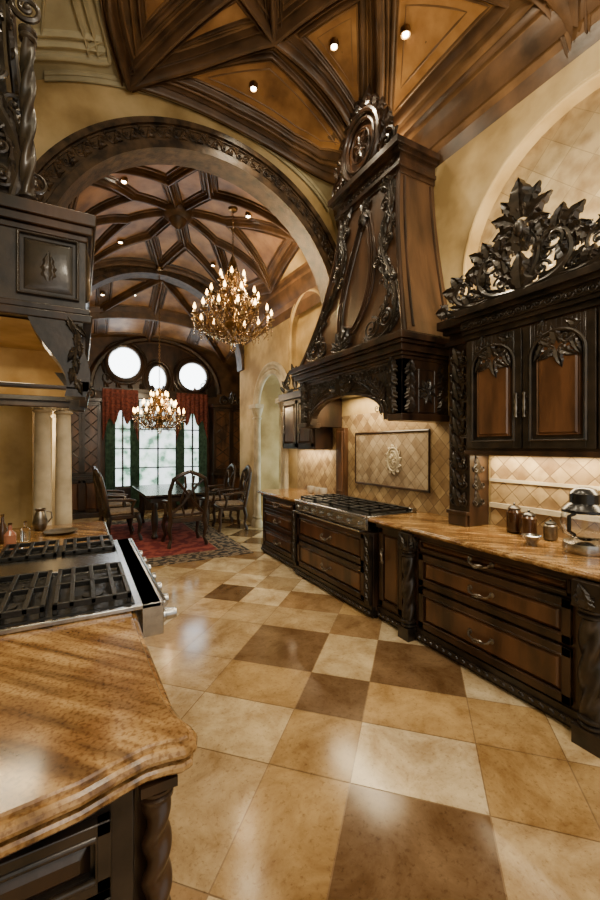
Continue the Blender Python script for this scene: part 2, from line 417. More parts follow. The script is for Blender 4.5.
# ---------------------------------------------------------------- vaults
def vz1(x,y):
    t=min(1,abs((x-1.1)/2.0)); ty=min(1,abs((y-2.2)/2.4)); return 4.42+(1-t*t)**.5*(1.04+.55*(1-ty*ty))
def vz2(x,y):
    t=min(1,abs((x-CX)/R)); ty=min(1,abs((y-6.4)/1.9)); return 3.80+(1-t*t)**.5*(1.26+.25*(1-ty*ty))
def vz3(x,y):
    t=min(1,abs((x-1.5)/2.8)); k=max(0,min(1,(y-8.4)/2.2)); return 3.3-.3*k+(1.75-.47*k)*(1-t*t)**.5
def surf(name,vz,x0,x1,y0,y1,m,nx=60,ny=24):
    b=B(); c=(x0+x1)/2; h=(x1-x0)/2
    vs=[]
    for j in range(ny+1):
        y=y0+(y1-y0)*j/ny
        for i in range(nx+1):
            x=c-h*cos(pi*i/nx); vs.append((x,y,vz(x,y)))
    b.add(vs,[(j*(nx+1)+i,j*(nx+1)+i+1,(j+1)*(nx+1)+i+1,(j+1)*(nx+1)+i) for j in range(ny) for i in range(nx)])
    return struct(name,b,m)
surf('ceiling',vz1,-.9,XW,-1.8,YA,[PLB])
surf('ceiling_middle',vz2,CX-R,XW,YA+TH-.02,YB,[PLG])
surf('ceiling_dining',vz3,-1.3,4.3,YB+.15,YE,[CEILW])
def inset(poly,d):
    n=len(poly); area=sum(poly[i][0]*poly[(i+1)%n][1]-poly[(i+1)%n][0]*poly[i][1] for i in range(n))
    if area<0: poly=poly[::-1]
    out=[]
    for i in range(n):
        p0,p1,p2=Vector(poly[i-1]),Vector(poly[i]),Vector(poly[(i+1)%n])
        a=(p1-p0).normalized(); c=(p2-p1).normalized(); na=Vector((-a.y,a.x)); nc=Vector((-c.y,c.x))
        m=(na+nc).normalized(); k=d/max(.35,m.dot(na)); out.append((p1.x+m.x*k,p1.y+m.y*k))
    return out
def resample(pts,closed,step=.09):
    out=[]; n=len(pts)
    for i in range(n if closed else n-1):
        a=Vector(pts[i]); c=Vector(pts[(i+1)%n]); k=max(1,int((c-a).length/step))
        for j in range(k): out.append(a.lerp(c,j/k))
    if not closed: out.append(Vector(pts[-1]))
    return out
def drape(b,pts,vz,w,h,closed=False,off=.02):
    P=resample(pts,closed); n=len(P); rings=[]
    prof=((-.5,off),(-.5,-h*.35),(-.34,-h*.45),(-.3,-h*.85),(-.12,-h),(.12,-h),(.3,-h*.85),(.34,-h*.45),(.5,-h*.35),(.5,off))
    for i in range(n):
        t=(P[(i+1)%n]-P[i-1]) if closed else (P[min(i+1,n-1)]-P[max(i-1,0)])
        t.normalize(); sd=Vector((-t.y,t.x))
        zc=vz(P[i].x,P[i].y); ring=[]
        for s_,hh in prof:
            q=P[i]+sd*s_*w; zq=vz(q.x,q.y); zq=max(min(zq,zc+.25),zc-.25); ring.append((q.x,q.y,zq+hh))
        rings.append(ring)
    if closed: rings.append(rings[0])
    b.loft(rings,caps=not closed)
def fill(b,poly,vz,off):
    P=resample(poly,True,.1); c=sum(P,Vector((0,0)))/len(P); rings=[]
    for k in range(6):
        s_=1-k/5*.98; rings.append([(c.x+(p.x-c.x)*s_,c.y+(p.y-c.y)*s_,vz(c.x+(p.x-c.x)*s_,c.y+(p.y-c.y)*s_)+off) for p in P])
    b.loft(rings,caps=False)
TR=[6]
def cell(poly,vz,g=.06,sc=1.0,deep=True,base=True):
    b=B()
    if base: b.k=2; fill(b,inset(poly,.0),vz,-.012)
    b.k=0; drape(b,inset(poly,g+.03*sc),vz,.035*sc,.045*sc,True)
    b.k=3; drape(b,inset(poly,g+.10*sc),vz,.05*sc,.07*sc,True)
    b.k=0; drape(b,inset(poly,g+.15*sc),vz,.025*sc,.035*sc,True)
    b.k=1; fill(b,inset(poly,g+.14*sc),vz,-.02)
    if deep: b.k=0; drape(b,inset(poly,g+.22*sc),vz,.02*sc,.028*sc,True)
    struct('trim_%d'%TR[0],b,[MO,PAN,CEILW,RIB]); TR[0]+=1
def curve2(pts,n=6):
    P=[pts[0]]+list(pts)+[pts[-1]]; out=[]
    for i in range(1,len(P)-2):
        for k in range(n):
            t=k/n; out.append(tuple(.5*((2*P[i][d])+(P[i+1][d]-P[i-1][d])*t+(2*P[i-1][d]-5*P[i][d]+4*P[i+1][d]-P[i+2][d])*t*t+(-P[i-1][d]+3*P[i][d]-3*P[i+1][d]+P[i+2][d])*t**3) for d in (0,1)))
    out.append(tuple(pts[-1])); return out
def rib(pts,vz,w=.095,h=.15,m=RIB):
    b=B(); drape(b,pts,vz,w,h); b.k=1; drape(b,pts,vz,w*2.0,h*.42); b.k=0
    for s_ in (-1,1):  # slim bead lines beside the rib
        q=resample(pts,False); P=[]
        for i in range(len(q)):
            t=(q[min(i+1,len(q)-1)]-q[max(i-1,0)]).normalized(); P.append((q[i].x-t.y*s_*w*.75,q[i].y+t.x*s_*w*.75))
        drape(b,P,vz,w*.22,h*.62)
    struct('trim_%d'%TR[0],b,[m,m if m is PLB else MO]); TR[0]+=1
# kitchen star vault
S1=(3.06,3.72); AL=(.45,4.50); N1=(1.70,3.62); C0=(1.0,2.2); N2=(2.2,2.65); E=(3.06,1.55); G=(2.3,1.2); L1=(.18,3.35)
EDGE=[S1,(2.93,4.08),(2.68,4.34),(2.3,4.46),(1.6,4.52),AL]
cell(EDGE+[N1],vz1)
cell([AL,L1,(.75,2.9),(1.25,3.45)],vz1); cell([AL,(1.25,3.45),N1],vz1,sc=.5,deep=False)
cell([(.75,2.9),C0,N1],vz1,sc=.8)
cell([S1,N1,N2],vz1,sc=.8); cell([N1,C0,N2],vz1,sc=.8); cell([S1,N2,E],vz1,sc=.9)
cell([L1,(-.3,2.5),(.75,2.9)],vz1,sc=.8)
cell([N2,C0,(1.5,.6),G],vz1); cell([N2,G,E],vz1,sc=.7); cell([E,G,(2.4,-.2),(3.06,.1)],vz1)
for p in ([S1,(2.4,3.62),N1],[AL,(1.1,4.12),N1],[AL,(1.25,3.45)],[(1.25,3.45),(.75,2.9)],[N1,(1.25,3.45)],[L1,(.75,2.9),C0],[N1,(1.35,2.95),C0],[S1,(2.62,3.12),N2],[N2,(1.6,2.35),C0],[N1,N2],[N2,(2.65,2.02),E],[N2,G],[G,E],[AL,(.24,3.95),L1,(-.3,2.5)],[G,C0]): rib(curve2(p) if len(p)>2 else p,vz1)
rib(curve2(EDGE),vz1,.07,.10)
rib([(3.05,4.5),(3.05,-1)],vz1,.07,.12)
rib([(-.3,4.56),(2.95,4.56)],vz1,.04,.06,PLB)
for g,w in ((.1,.06),(.2,.03),(.28,.03)):
    b=B(); drape(b,inset(curve2([(-.62,4.45),(-.1,4.50),(.35,4.45),(.22,3.9),(.06,3.4),(-.4,3.0)],4),g),vz1,w,.05,True); struct('trim_%d'%TR[0],b,PLB); TR[0]+=1
# middle star vault
C=(CX,6.45); outer=[(CX+1.60,6.45),(CX+1.42,7.95),(CX,8.12),(CX-1.42,7.95),(CX-1.60,6.45),(CX-1.42,5.05),(CX,4.88),(CX+1.42,5.05)]
inn=[(CX+.75*cos(pi/8+k*pi/4)*1.0,6.45+.85*sin(pi/8+k*pi/4)) for k in range(8)]
for k in range(8):
    cell([C,inn[k-1],outer[k],inn[k]],vz2,.04,.55,False); cell([outer[k],outer[(k+1)%8],inn[k]],vz2,.05,.6,False)
    rib([C,inn[k]],vz2,.055,.09); rib([inn[k],outer[k]],vz2,.065,.10); rib([inn[k],outer[(k+1)%8]],vz2,.065,.10)
    rib([outer[k],outer[(k+1)%8]],vz2,.05,.09)
b=B(); z=vz2(*C); b.lathe([(.02,z-.30),(.05,z-.27),(.11,z-.22),(.14,z-.15),(.2,z-.12),(.24,z-.06),(.24,z)],20,(C[0],C[1],0)); struct('trim_%d'%TR[0],b,RIB); TR[0]+=1
rib([(3.04,4.95),(3.04,8.1)],vz2,.08,.12)
for k in range(4):
    x=-.6+k*1.05
    cell([(x,8.5),(x+1,8.5),(x+1,9.5),(x,9.5)],vz3,.04,.6,False); cell([(x,9.55),(x+1,9.55),(x+1,10.5),(x,10.5)],vz3,.04,.6,False)
rib([(-1.2,9.52),(4.2,9.52)],vz3,.13,.22)
for p in ([(CX+.1,8.4),(-.6,10.5)],[(CX+.1,8.4),(3.4,10.5)],[(CX+.1,8.4),(1.5,10.5)]): rib(p,vz3,.08,.14)

def downlight(x,y,vz,e=0):
    z=vz(x,y)-.05
    t=thing('recessed_downlight','small round recessed ceiling light glowing warm in wood panel','light',(x,y,z),group='recessed ceiling lights')
    b=B(); b.lathe([(.028,z+.04),(.036,z-.012),(.045,z-.012),(.05,z+.04)],16,(x,y,0)); part(t,'trim_ring',b,BRASS)
    b=B(); b.lathe([(.001,z-.010),(.028,z-.010),(.028,z+.01)],14,(x,y,0)); part(t,'bulb',b,BULBW)
    if e:
        l=bpy.data.lights.new('spot','SPOT'); l.energy=e; l.color=(1,.82,.55); l.spot_size=2.1; l.spot_blend=.9; l.shadow_soft_size=.05
        o=bpy.data.objects.new('downlight_lamp',l); o.location=(x,y,z-.06); COL.objects.link(o)
downlight(1.68,4.12,vz1,80); downlight(2.22,3.33,vz1,105); downlight(2.62,2.75,vz1,0); downlight(2.35,1.9,vz1,130)
downlight(.8,2.0,vz1,95); downlight(1.8,.3,vz1,105); downlight(.3,.9,vz1,65); downlight(.75,3.45,vz1,0)
for x,y in ((.5,5.65),(2.2,5.6),(.6,7.4),(2.2,7.4)): downlight(x,y,vz2,50)
for x,y in ((.4,9.0),(1.0,9.0),(2.0,9.0)): downlight(x,y,vz3,28)

# ---------------------------------------------------------------- cabinetry helpers
def front(b,w,h,arch=False):
    fr=min(.05,h*.2)
    b.k=0
    b.box(-w/2,w/2,-h/2,-h/2+fr,0,.025); b.box(-w/2,w/2,h/2-fr,h/2,0,.025)
    b.box(-w/2,-w/2+fr,-h/2,h/2,0,.025); b.box(w/2-fr,w/2,-h/2,h/2,0,.025)
    b.box(-w/2+.002,w/2-.002,-h/2+.002,h/2-.002,-.005,.008)
    i=fr
    b.tube([(-w/2+i,-h/2+i,.022),(w/2-i,-h/2+i,.022),(w/2-i,h/2-i,.022),(-w/2+i,h/2-i,.022)],.009,6,closed=True)
    b.k=1; b.frus(-w/2+fr+.008,w/2-fr-.008,-h/2+fr+.008,h/2-fr-.008,.006,.024,.022); b.k=0
def pull(b,w=.12,z=.025):
    for s_ in (-1,1):
        b.lathe([(.001,z-.004),(.020,z-.004),(.018,z+.005),(.006,z+.012),(.006,z+.022)],10,(s_*w/2,0,0))
    b.tube([(-w/2,0,z+.02),(-w*.42,-.018,z+.03),(-w*.2,-.03,z+.034),(0,-.026,z+.036),(w*.2,-.03,z+.034),(w*.42,-.018,z+.03),(w/2,0,z+.02)],.0075,6)
    b.leaf(-.0,-.028,0,.045,.03,.008,z+.034); b.leaf(0,-.028,pi,.045,.03,.008,z+.034)
def twist(b,x,y,z0,z1,r,n=3,tw=16,amp=.19):
    H=z1-z0; pr=[]
    m=60
    for i in range(m+1): pr.append((r*(.88+.10*sin(pi*i/m)),z0+H*i/m))
    b.lathe(pr,30,(x,y,0),mod=lambda a,h:1+amp*cos(n*a-tw*(h-z0)))
def rings(b,x,y,z,r,h):
    b.lathe([(r*.85,z),(r*1.15,z+h*.15),(r*1.15,z+h*.35),(r*.9,z+h*.5),(r*1.2,z+h*.7),(r*1.2,z+h*.9),(r*.9,z+h)],20,(x,y,0))
def corner_col(par,x,y,z0,z1,r,name='column'):
    b=B(); rings(b,x,y,z0+.1,r,.06); twist(b,x,y,z0+.16,z1-.2,r,3,30); rings(b,x,y,z1-.2,r,.06)
    b.cbox(x,y,z0+.05,r*2.4,r*2.4,.1); b.cbox(x,y,z1-.07,r*2.4,r*2.4,.14)
    b2m=b.m
    for mf in (fnx(x-r*1.2,y,z1-.07),fny(x,y-r*1.2,z1-.07)):
        b.m=mf; b.leaf(0,-.06,pi/2,.12,r*1.6,.016); b.leaf(0,-.04,pi*.8,.06,.04,.012); b.leaf(0,-.04,pi*.2,.06,.04,.012)
    b.m=b2m
    return part(par,name,b,WB)
def plinth_carve(b,xf,y0,y1):
    b.box(xf-.03,xf+.2,y0,y1,.03,.07); b.box(xf-.015,xf+.2,y0,y1,.07,.115)
    b.m=fnx(xf-.03,(y0+y1)/2,.05)
    n=int((y1-y0)/.06)
    for i in range(n):
        x=-(y1-y0)/2+(i+.5)*(y1-y0)/n; b.ball((x,0,0),(.022,.016,.012),8,4)
    b.m=Matrix()
def drawer_unit(y0,y1,xf,rows,label,cols=1,ztop=.88,left=0,right=0,door=False,colr=.05):
    t=thing('base_cabinet',label,'cabinet',(xf+.3,(y0+y1)/2,0))
    b=B(); b.box(xf+.03,XW-.01,y0+.002,y1-.002,.10,ztop); b.box(xf+.06,XW-.01,y0+.002,y1-.002,0,.10)
    b.box(xf+.0,xf+.03,y0+.002,y1-.002,ztop-.03,ztop)
    part(t,'body',b,WD,.004)
    b=B(); b.box(xf+.03,xf+.1,y0,y1,0,.04); plinth_carve(b,xf+.03,y0+.003,y1-.003); part(t,'plinth',b,WB)
    a0=y0+left; a1=y1-right; w=(a1-a0)/cols
    for c in range(cols):
        for (za,zb) in rows:
            yc=a0+w*(c+.5); zc=(za+zb)/2
            b=B(fnx(xf+.026,yc,zc)); front(b,w-.03,zb-za-.012)
            d=part(t,'door' if door else 'drawer',b,[WD,WP],.0025)
            b=B(fnx(xf+.026,yc,zc))
            if door:
                b.m=fnx(xf+.026,y1-.09,zc+.1)@Matrix.Rotation(pi/2,4,'Z'); pull(b,.11)
                part(d,'handle',b,PEW)
            else: pull(b,.17 if w>.7 else .12); part(d,'handle',b,PEW)
    return t
U=drawer_unit(1.0,2.42,2.41,[(.745,.865),(.47,.735),(.13,.46)],'dark walnut drawer cabinet with raised panels and twisted corner column',left=.22,right=.02)
corner_col(U,2.40,1.12,0,.88,.058)
U=drawer_unit(2.42,2.92,2.41,[(.14,.86)],'narrow dark walnut door cabinet with carved column beside range',left=.14,right=.03,door=True)
corner_col(U,2.40,2.49,0,.88,.05)
U=drawer_unit(2.92,4.45,2.35,[(.46,.775),(.13,.45)],'wide walnut cabinet with two deep drawers under range top',ztop=.79,left=.09,right=.09)
for yy in (2.965,4.405):
    b=B(fnx(2.37,yy,.45)); b.box(-.035,.035,-.33,.33,0,.03)
    for k in range(7): b.leaf(0,-.3+k*.085,pi/2,.1,.06,.014,.03)
    part(U,'pilaster',b,WB)
drawer_unit(4.45,5.62,2.41,[(.70,.865),(.42,.69),(.13,.41)],'far walnut drawer cabinet with carved plinth',left=.1,right=.1)

# worktop
b=B()
def slab(b,x0,x1,y0,y1):
    b.box(x0+.012,x1,y0,y1,.885,.925); b.box(x0+.0,x1,y0,y1,.893,.916)
slab(b,2.365,XW-.005,.93,2.98); slab(b,2.365,XW-.005,4.40,5.68); b.box(3.0,XW-.005,2.98,4.40,.885,.925)
solo('kitchen_worktop','polished golden granite worktop running along the wall cabinets','worktop',b,GRAN,(2.7,3.3,.885),.008)

def grate_mod(par,x0,x1,y0,y1,z):
    b=B(); e=.012; q=.009
    b.box(x0+e,x1-e,y0+e,y0+e+.018,z+.018,z+.042); b.box(x0+e,x1-e,y1-e-.018,y1-e,z+.018,z+.042)
    b.box(x0+e,x0+e+.018,y0+e,y1-e,z+.018,z+.042); b.box(x1-e-.018,x1-e,y0+e,y1-e,z+.018,z+.042)
    for i in range(1,4):
        x=x0+(x1-x0)*i/4; b.box(x-q,x+q,y0+e,y1-e,z+.022,z+.044)
    b.box(x0+e,x1-e,(y0+y1)/2-q,(y0+y1)/2+q,z+.022,z+.044)
    for x in (x0+e+.009,x1-e-.009):
        for y in (y0+e+.009,y1-e-.009): b.box(x-.009,x+.009,y-.009,y+.009,z,z+.022)
    part(par,'grate',b,IRON,.002)
    for f in (.27,.73):
        b=B(); yy=y0+(y1-y0)*f; b.lathe([(.001,z-.001),(.065,z-.001),(.06,z+.008),(.042,z+.010),(.04,z+.019),(.001,z+.021)],18,((x0+x1)/2,yy,0)); part(par,'burner',b,IRON)
t=thing('gas_cooktop','wide stainless steel gas range top with black grates and knobs','stove',(2.7,3.69,.80))
b=B(); b.box(2.36,2.995,2.985,4.395,.80,.935); b.box(2.93,2.995,2.985,4.395,.935,.97)
b.m=fnx(2.36,3.69,.865); b.box(-.70,.70,-.06,.06,0,.012); b.m=Matrix()
b.tube([(2.35,2.985,.925),(2.35,3.5,.925),(2.35,4.395,.925)],.018,10)
part(t,'body',b,STEEL,.004)
b=B(); b.box(2.40,2.925,3.0,4.38,.935,.938); part(t,'burner_tray',b,IRON)
for i in range(4): grate_mod(t,2.40,2.92,3.0+i*.345,3.0+(i+1)*.345,.938)
for i in range(8):
    b=B(fnx(2.348,3.08+i*.175,.858)); b.lathe([(.001,0),(.026,0),(.026,.008),(.019,.012),(.017,.035),(.001,.037)],14); part(t,'knob',b,STEEL)
b=B(); b.m=fnx(2.33,3.69,.80); b.tube([(-.68,0,.0),(-.68,0,.03),(0,0,.032),(.68,0,.03),(.68,0,0)],.009,8); part(t,'towel_rail',b,STEEL)

# backsplash (structure tiles)
b=B(); b.box(XW-.012,XW,.5,2.22,.925,1.55); b.box(XW-.012,XW,2.46,5.7,.925,2.0); struct('trim_%d'%TR[0],b,TSPL); TR[0]+=1
b=B(); b.box(XW-.022,XW-.012,.5,2.22,1.30,1.325); b.box(XW-.03,XW-.012,.5,2.22,1.08,1.12); struct('trim_%d'%TR[0],b,STONE); TR[0]+=1
t=thing('backsplash_mosaic','framed tile mosaic panel with crest medallion above the range','mosaic panel',(XW-.03,3.5,1.1))
b=B(); b.box(XW-.022,XW-.013,2.9,4.12,1.14,1.76); part(t,'tile_field',b,TPANEL)
b=B(fnx(XW-.02,3.51,1.45)); b.tube([(-.61,-.31,0),(.61,-.31,0),(.61,.31,0),(-.61,.31,0)],.016,8,closed=True); part(t,'frame',b,WD)
b=B(fnx(XW-.024,3.42,1.45))
b.lathe([(.001,.016),(.05,.014),(.085,.004),(.09,0)],24,mod=lambda a,h:1+.35*abs(sin(a))**2)
b.tube([(.095*cos(a*pi/12),.13*sin(a*pi/12),.008) for a in range(24)],.009,6,closed=True)
b.tube([(.06*cos(a*pi/12),.09*sin(a*pi/12),.014) for a in range(24)],.005,6,closed=True)
for k in range(12): b.leaf(.095*cos(k*pi/6),.13*sin(k*pi/6),k*pi/6+.3,.045,.04,.012)
for k in range(8): b.leaf(0,0,k*pi/4,.06,.035,.012,.012)
part(t,'medallion',b,STONE)
b=B(); b.box(XW-.07,XW-.014,4.30,4.5,.926,1.84); b.m=fnx(XW-.069,4.4,1.4); b.frus(-.07,.07,-.4,.4,-.004,.015,.015); solo('wall_pilaster','reddish walnut pilaster on backsplash below hood','pilaster',b,WP,(3.05,4.4,.926),.003)

# tall carved pilaster
t=thing('carved_pilaster','tall black carved wooden pilaster with acanthus leaves and scrolls','pilaster',(2.95,2.34,.926))
b=B(); b.box(2.84,XW-.014,2.235,2.445,.927,2.67); b.box(2.81,2.84,2.25,2.43,.927,1.02); b.box(2.80,2.84,2.235,2.445,1.02,1.05)
b.box(2.80,2.84,2.235,2.455,2.46,2.50); b.box(2.78,2.84,2.235,2.465,2.56,2.60); b.box(2.72,2.84,2.235,2.48,2.60,2.67)
part(t,'shaft',b,WD,.003)
b=B(fnx(2.84,2.34,0))
for k in range(9):
    z=1.09+k*.15; b.leaf(0,z,pi/2,.17,.10,.03); b.spiral(.05,z+.04,.035,1.3,pi,1,.009); b.spiral(-.05,z+.04,.035,1.3,0,-1,.009); b.leaf(.03,z+.05,.9,.08,.05,.02); b.leaf(-.03,z+.05,pi-.9,.08,.05,.02)
b.m=fny(2.95,2.235,0)
for k in range(3):
    z=1.09+k*.14; b.leaf(0,z,pi/2,.15,.09,.010); b.spiral(.045,z+.04,.03,1.3,pi,1,.005); b.spiral(-.045,z+.04,.03,1.3,0,-1,.005)
part(t,'carving',b,WB)

# ---------------------------------------------------------------- upper cabinets
def arched_door(t,yc,w,z0,z1,xf,hs):
    h=z1-z0; b=B(fnx(xf,yc,(z0+z1)/2)); fr=.055
    b.box(-w/2,w/2,-h/2,h/2,-.005,.010)
    iw=w/2-fr; sp=h/2-fr-iw
    n=16
    for s_ in (-1,1): b.box(min(s_*w/2,s_*iw),max(s_*w/2,s_*iw),-h/2,h/2,0,.03)
    b.box(-iw,iw,-h/2,-h/2+fr,0,.03)
    xs=[-iw*cos(pi*i/n) for i in range(n+1)]; ys=[sp+iw*.9*sin(pi*i/n) for i in range(n+1)]
    for i in range(n):
        b.loft([[(xs[i],ys[i],z),(xs[i+1],ys[i+1],z),(xs[i+1],h/2,z),(xs[i],h/2,z)] for z in (0,.03)])
    ol=[(-iw,-h/2+fr,.03)]+[(x,y,.03) for x,y in zip(xs,ys)]+[(iw,-h/2+fr,.03)]
    b.tube(ol,.013,6,closed=True)
    b.k=1; iw2=iw-.03
    po=[(-iw2,-h/2+fr+.03),(iw2,-h/2+fr+.03)]+[(iw2*cos(pi*i/n),sp+iw2*.9*sin(pi*i/n)) for i in range(n+1)]
    b.loft([[(x,y,.008) for x,y in po],[(x*.93,y*.98-.001,.024) for x,y in po],[(x*.86,y*.955-.002,.018) for x,y in po],[(x*.78,y*.92-.003,.030) for x,y in po]])
    b.k=0
    d=part(t,'door',b,[WB,WP],.002)
    b=B(fnx(xf-.02,yc,(z0+z1)/2)); y=h/2-fr-.02
    b.leaf(0,y-.10,pi/2,.14,.10,.02)
    for s_ in (-1,1):
        b.spiral(s_*.06,y-.055,.045,1.3,pi/2,-s_,.010); b.leaf(s_*.02,y-.09,pi/2-s_*.9,.12,.08,.018,curl=-s_*.3)
        b.leaf(s_*.01,y-.11,-pi/2+s_*.7,.13,.08,.018,curl=s_*.3); b.spiral(s_*.04,y-.13,.028,1.2,pi/2,s_,.008)
        b.leaf(s_*.09,y-.06,-pi/2+s_*.25,.14,.06,.016,curl=s_*.2); b.leaf(s_*iw*.75,y-.0,pi/2+s_*.7,.10,.07,.015); b.leaf(s_*.05,y-.03,pi/2-s_*1.3,.11,.06,.015)
    b.leaf(0,y-.1,-pi/2,.15,.08,.02)
    part(d,'carved_ornament',b,WB)
    b=B(fnx(xf-.025,yc+hs*(w/2-.025),(z0+z1)/2-.12))
    b.lathe([(.001,-.09),(.012,-.085),(.008,-.06),(.013,-.02),(.009,0),(.013,.02),(.008,.06),(.012,.085),(.001,.09)],10,(0,0,.03),axis='y')
    for s_ in (-1,1): b.lathe([(.012,-.005),(.006,.01),(.006,.03)],8,(0,s_*.055,0))
    part(d,'handle',b,PEW)
t=thing('upper_cabinet','dark walnut wall cabinet with two arched raised panel doors','cabinet',(2.95,1.7,1.53))
XU=2.78
b=B(); b.box(XU,XW-.015,.78,2.22,1.56,2.50); b.box(XU-.02,XW-.015,.77,2.225,1.53,1.565)
part(t,'body',b,WD,.003)
arched_door(t,1.965,.46,1.585,2.44,XU,-1); arched_door(t,1.495,.46,1.585,2.44,XU,1); arched_door(t,1.02,.46,1.585,2.44,XU,-1)
b=B()
for i,(o,z0,z1) in enumerate(((.02,2.46,2.50),(.045,2.50,2.53),(.06,2.53,2.60),(.095,2.60,2.63),(.13,2.63,2.675))):
    b.box(XU-o,XW-.015,.76,2.228,z0,z1)
b.m=fnx(XU-.06,1.5,2.565); b.scrollstrip(-.72,.72,0,.06,22,.006)
part(t,'cornice',b,WB,.003)
def crest(b,z=0):
    m0=b.m
    for s_ in (1,-1):
        b.m=m0@(Matrix() if s_==1 else MIR)
        b.scurve([(.03,.06),(.11,.18),(.13,.32),(.06,.44)],.021,z,leaves=8,lw=.085)
        b.spiral(.08,.46,.06,1.4,-pi/2,1,.016,z)
        b.scurve([(.04,.03),(.22,.05),(.33,.15),(.31,.30),(.20,.36)],.023,z,leaves=11,lw=.085)
        b.spiral(.235,.29,.075,1.5,pi/2,1,.018,z)
        b.scurve([(.26,.04),(.40,.03),(.52,.08),(.58,.17),(.50,.24)],.020,z,leaves=10,lw=.075)
        b.spiral(.495,.165,.07,1.5,pi/2,1,.015,z)
        b.scurve([(.55,.03),(.62,.03),(.68,.07)],.015,z,leaves=4,lw=.055)
        b.spiral(.15,.12,.05,1.4,0,1,.013,z); b.spiral(.36,.085,.035,1.4,pi,-1,.011,z); b.spiral(.17,.22,.035,1.4,0,-1,.010,z)
        for a,L,x,y in ((70,.20,.03,.55),(42,.19,.05,.52),(10,.15,.06,.47),(82,.15,.24,.35),(50,.17,.28,.34),(15,.14,.32,.29),(115,.14,.17,.35),(70,.13,.52,.22),(30,.13,.56,.19),(140,.12,.44,.22),(20,.1,.66,.06),(60,.12,.12,.24),(120,.12,.30,.14),(70,.1,.42,.06)):
            b.leaf(x,y,math.radians(a),L,.125,.036,z,curl=-.25)
        b.box(0,.64,-.0,.04,z-.01,z+.02)
    b.m=m0; b.leaf(0,.54,pi/2,.28,.21,.05,z,curl=0); b.leaf(0,.04,pi/2,.26,.18,.04,z,curl=0); b.ball((0,.46,z+.02),(.045,.065,.045)); b.leaf(0,.30,pi/2,.22,.19,.04,z,curl=0)
    for s_ in (-1,1): b.leaf(s_*.01,.32,pi/2-s_*.8,.14,.11,.035,z); b.leaf(s_*.01,.12,pi/2-s_*.9,.13,.11,.035,z)
b=B(fnx(XU-.02,1.74,2.687)); crest(b)
solo('carved_crest','black carved acanthus scroll crest standing on cabinet cornice','carving',b,WB,(XU-.02,1.74,2.687))
# far wall cabinet beyond hood
t=thing('upper_cabinet','small dark wall cabinet hanging beyond the range hood','cabinet',(2.95,5.15,1.55))
b=B(); b.box(2.80,XW-.015,4.66,5.65,1.56,2.30); b.box(2.74,XW-.015,4.62,5.69,2.30,2.40); part(t,'body',b,WD,.004)
for yc in (4.92,5.39):
    b=B(fnx(2.80,yc,1.93)); front(b,.44,.68); d=part(t,'door',b,[WD,WP]); b=B(fnx(2.80,yc+.15,1.85)@Matrix.Rotation(pi/2,4,'Z')); pull(b,.1); part(d,'handle',b,PEW)
b=B(fnx(2.76,5.15,2.40)); m0=b.m
for s_ in (1,-1):
    b.m=m0@(Matrix() if s_==1 else MIR); b.scurve([(.05,.03),(.25,.06),(.33,.18),(.2,.25)],.02,0,leaves=5,lw=.09); b.spiral(.22,.17,.06,1.4,pi/2,1,.014)
    b.leaf(.02,.2,1.2,.16,.09,.03); b.leaf(.35,.04,.3,.16,.07,.02)
b.m=m0; b.leaf(0,.02,pi/2,.4,.16,.03)
part(t,'carved_crest',b,WB)

# ---------------------------------------------------------------- big range hood
YN,YF,XF=2.64,4.56,2.50; ZB=1.85
t=thing('range_hood','monumental dark walnut range hood with carved mantel and tapered chimney','range hood',(2.8,3.6,ZB))
b=B(); n=28; ya,yb=2.92,4.28; c=(ya+yb)/2; r=(yb-ya)/2
def zar(y):
    if y<=ya or y>=yb: return ZB+.0
    return ZB+.06+.25*sqrt(max(0,1-((y-c)/r)**2))
ys=[YN+.03,ya]+[c-r*cos(pi*i/n) for i in range(1,n)]+[yb,YF-.03]
for i in range(len(ys)-1):
    y0,y1=ys[i],ys[i+1]; z0=zar(y0) if i else ZB; z1=zar(y1)
    if i==0 or i==len(ys)-2: z0=z1=ZB
    b.loft([[(x,y0,z0),(x,y1,z1),(x,y1,2.5),(x,y0,2.5)] for x in (XF,XF+.1)])
b.box(XF,XW-.014,YN+.03,YN+.12,ZB,2.5); b.box(XF,XW-.014,YF-.12,YF-.03,ZB,2.5)
b.box(XF+.05,XW-.014,YN+.05,YF-.05,2.3,2.5)
part(t,'mantel',b,WD,.003)
b=B()
for o,z0,z1 in ((.01,2.38,2.41),(.03,2.41,2.44),(.06,2.44,2.50),(.09,2.50,2.53),(.115,2.53,2.585),(.08,2.585,2.61)):
    b.box(XF-o,XW-.014,YN+.03-o,YF-.03+o,z0,z1)
b.box(XF-.02,XW-.014,YN+.01,YN+.2,ZB-.02,ZB+.04); b.box(XF-.02,XF+.2,YF-.2,YF-.01,ZB-.02,ZB+.04)
b.m=fnx(XF,c,0); b.tube([(-r*cos(pi*i/20),ZB+.06+.25*sin(pi*i/20),0) for i in range(21)],.02,8)
b.tube([(-(r+.06)*cos(pi*i/20),ZB+.06+.31*sin(pi*i/20),0) for i in range(21)],.011,8)
part(t,'crown_moulding',b,WD,.004)
b=B(fnx(XF,c,0))
for k in range(21):
    a=pi*(k+.5)/21; x=-(r+.01)*cos(a)*.95; y=ZB+.17+.26*sin(a)
    b.spiral(x,y+.03,.042,1.3,0,1 if k%2 else -1,.009); b.leaf(x,y+.0,.6,.1,.06,.018); b.leaf(x,y+.02,2.4,.1,.06,.018)
b.leaf(0,ZB+.30,pi/2,.22,.18,.05,curl=0)
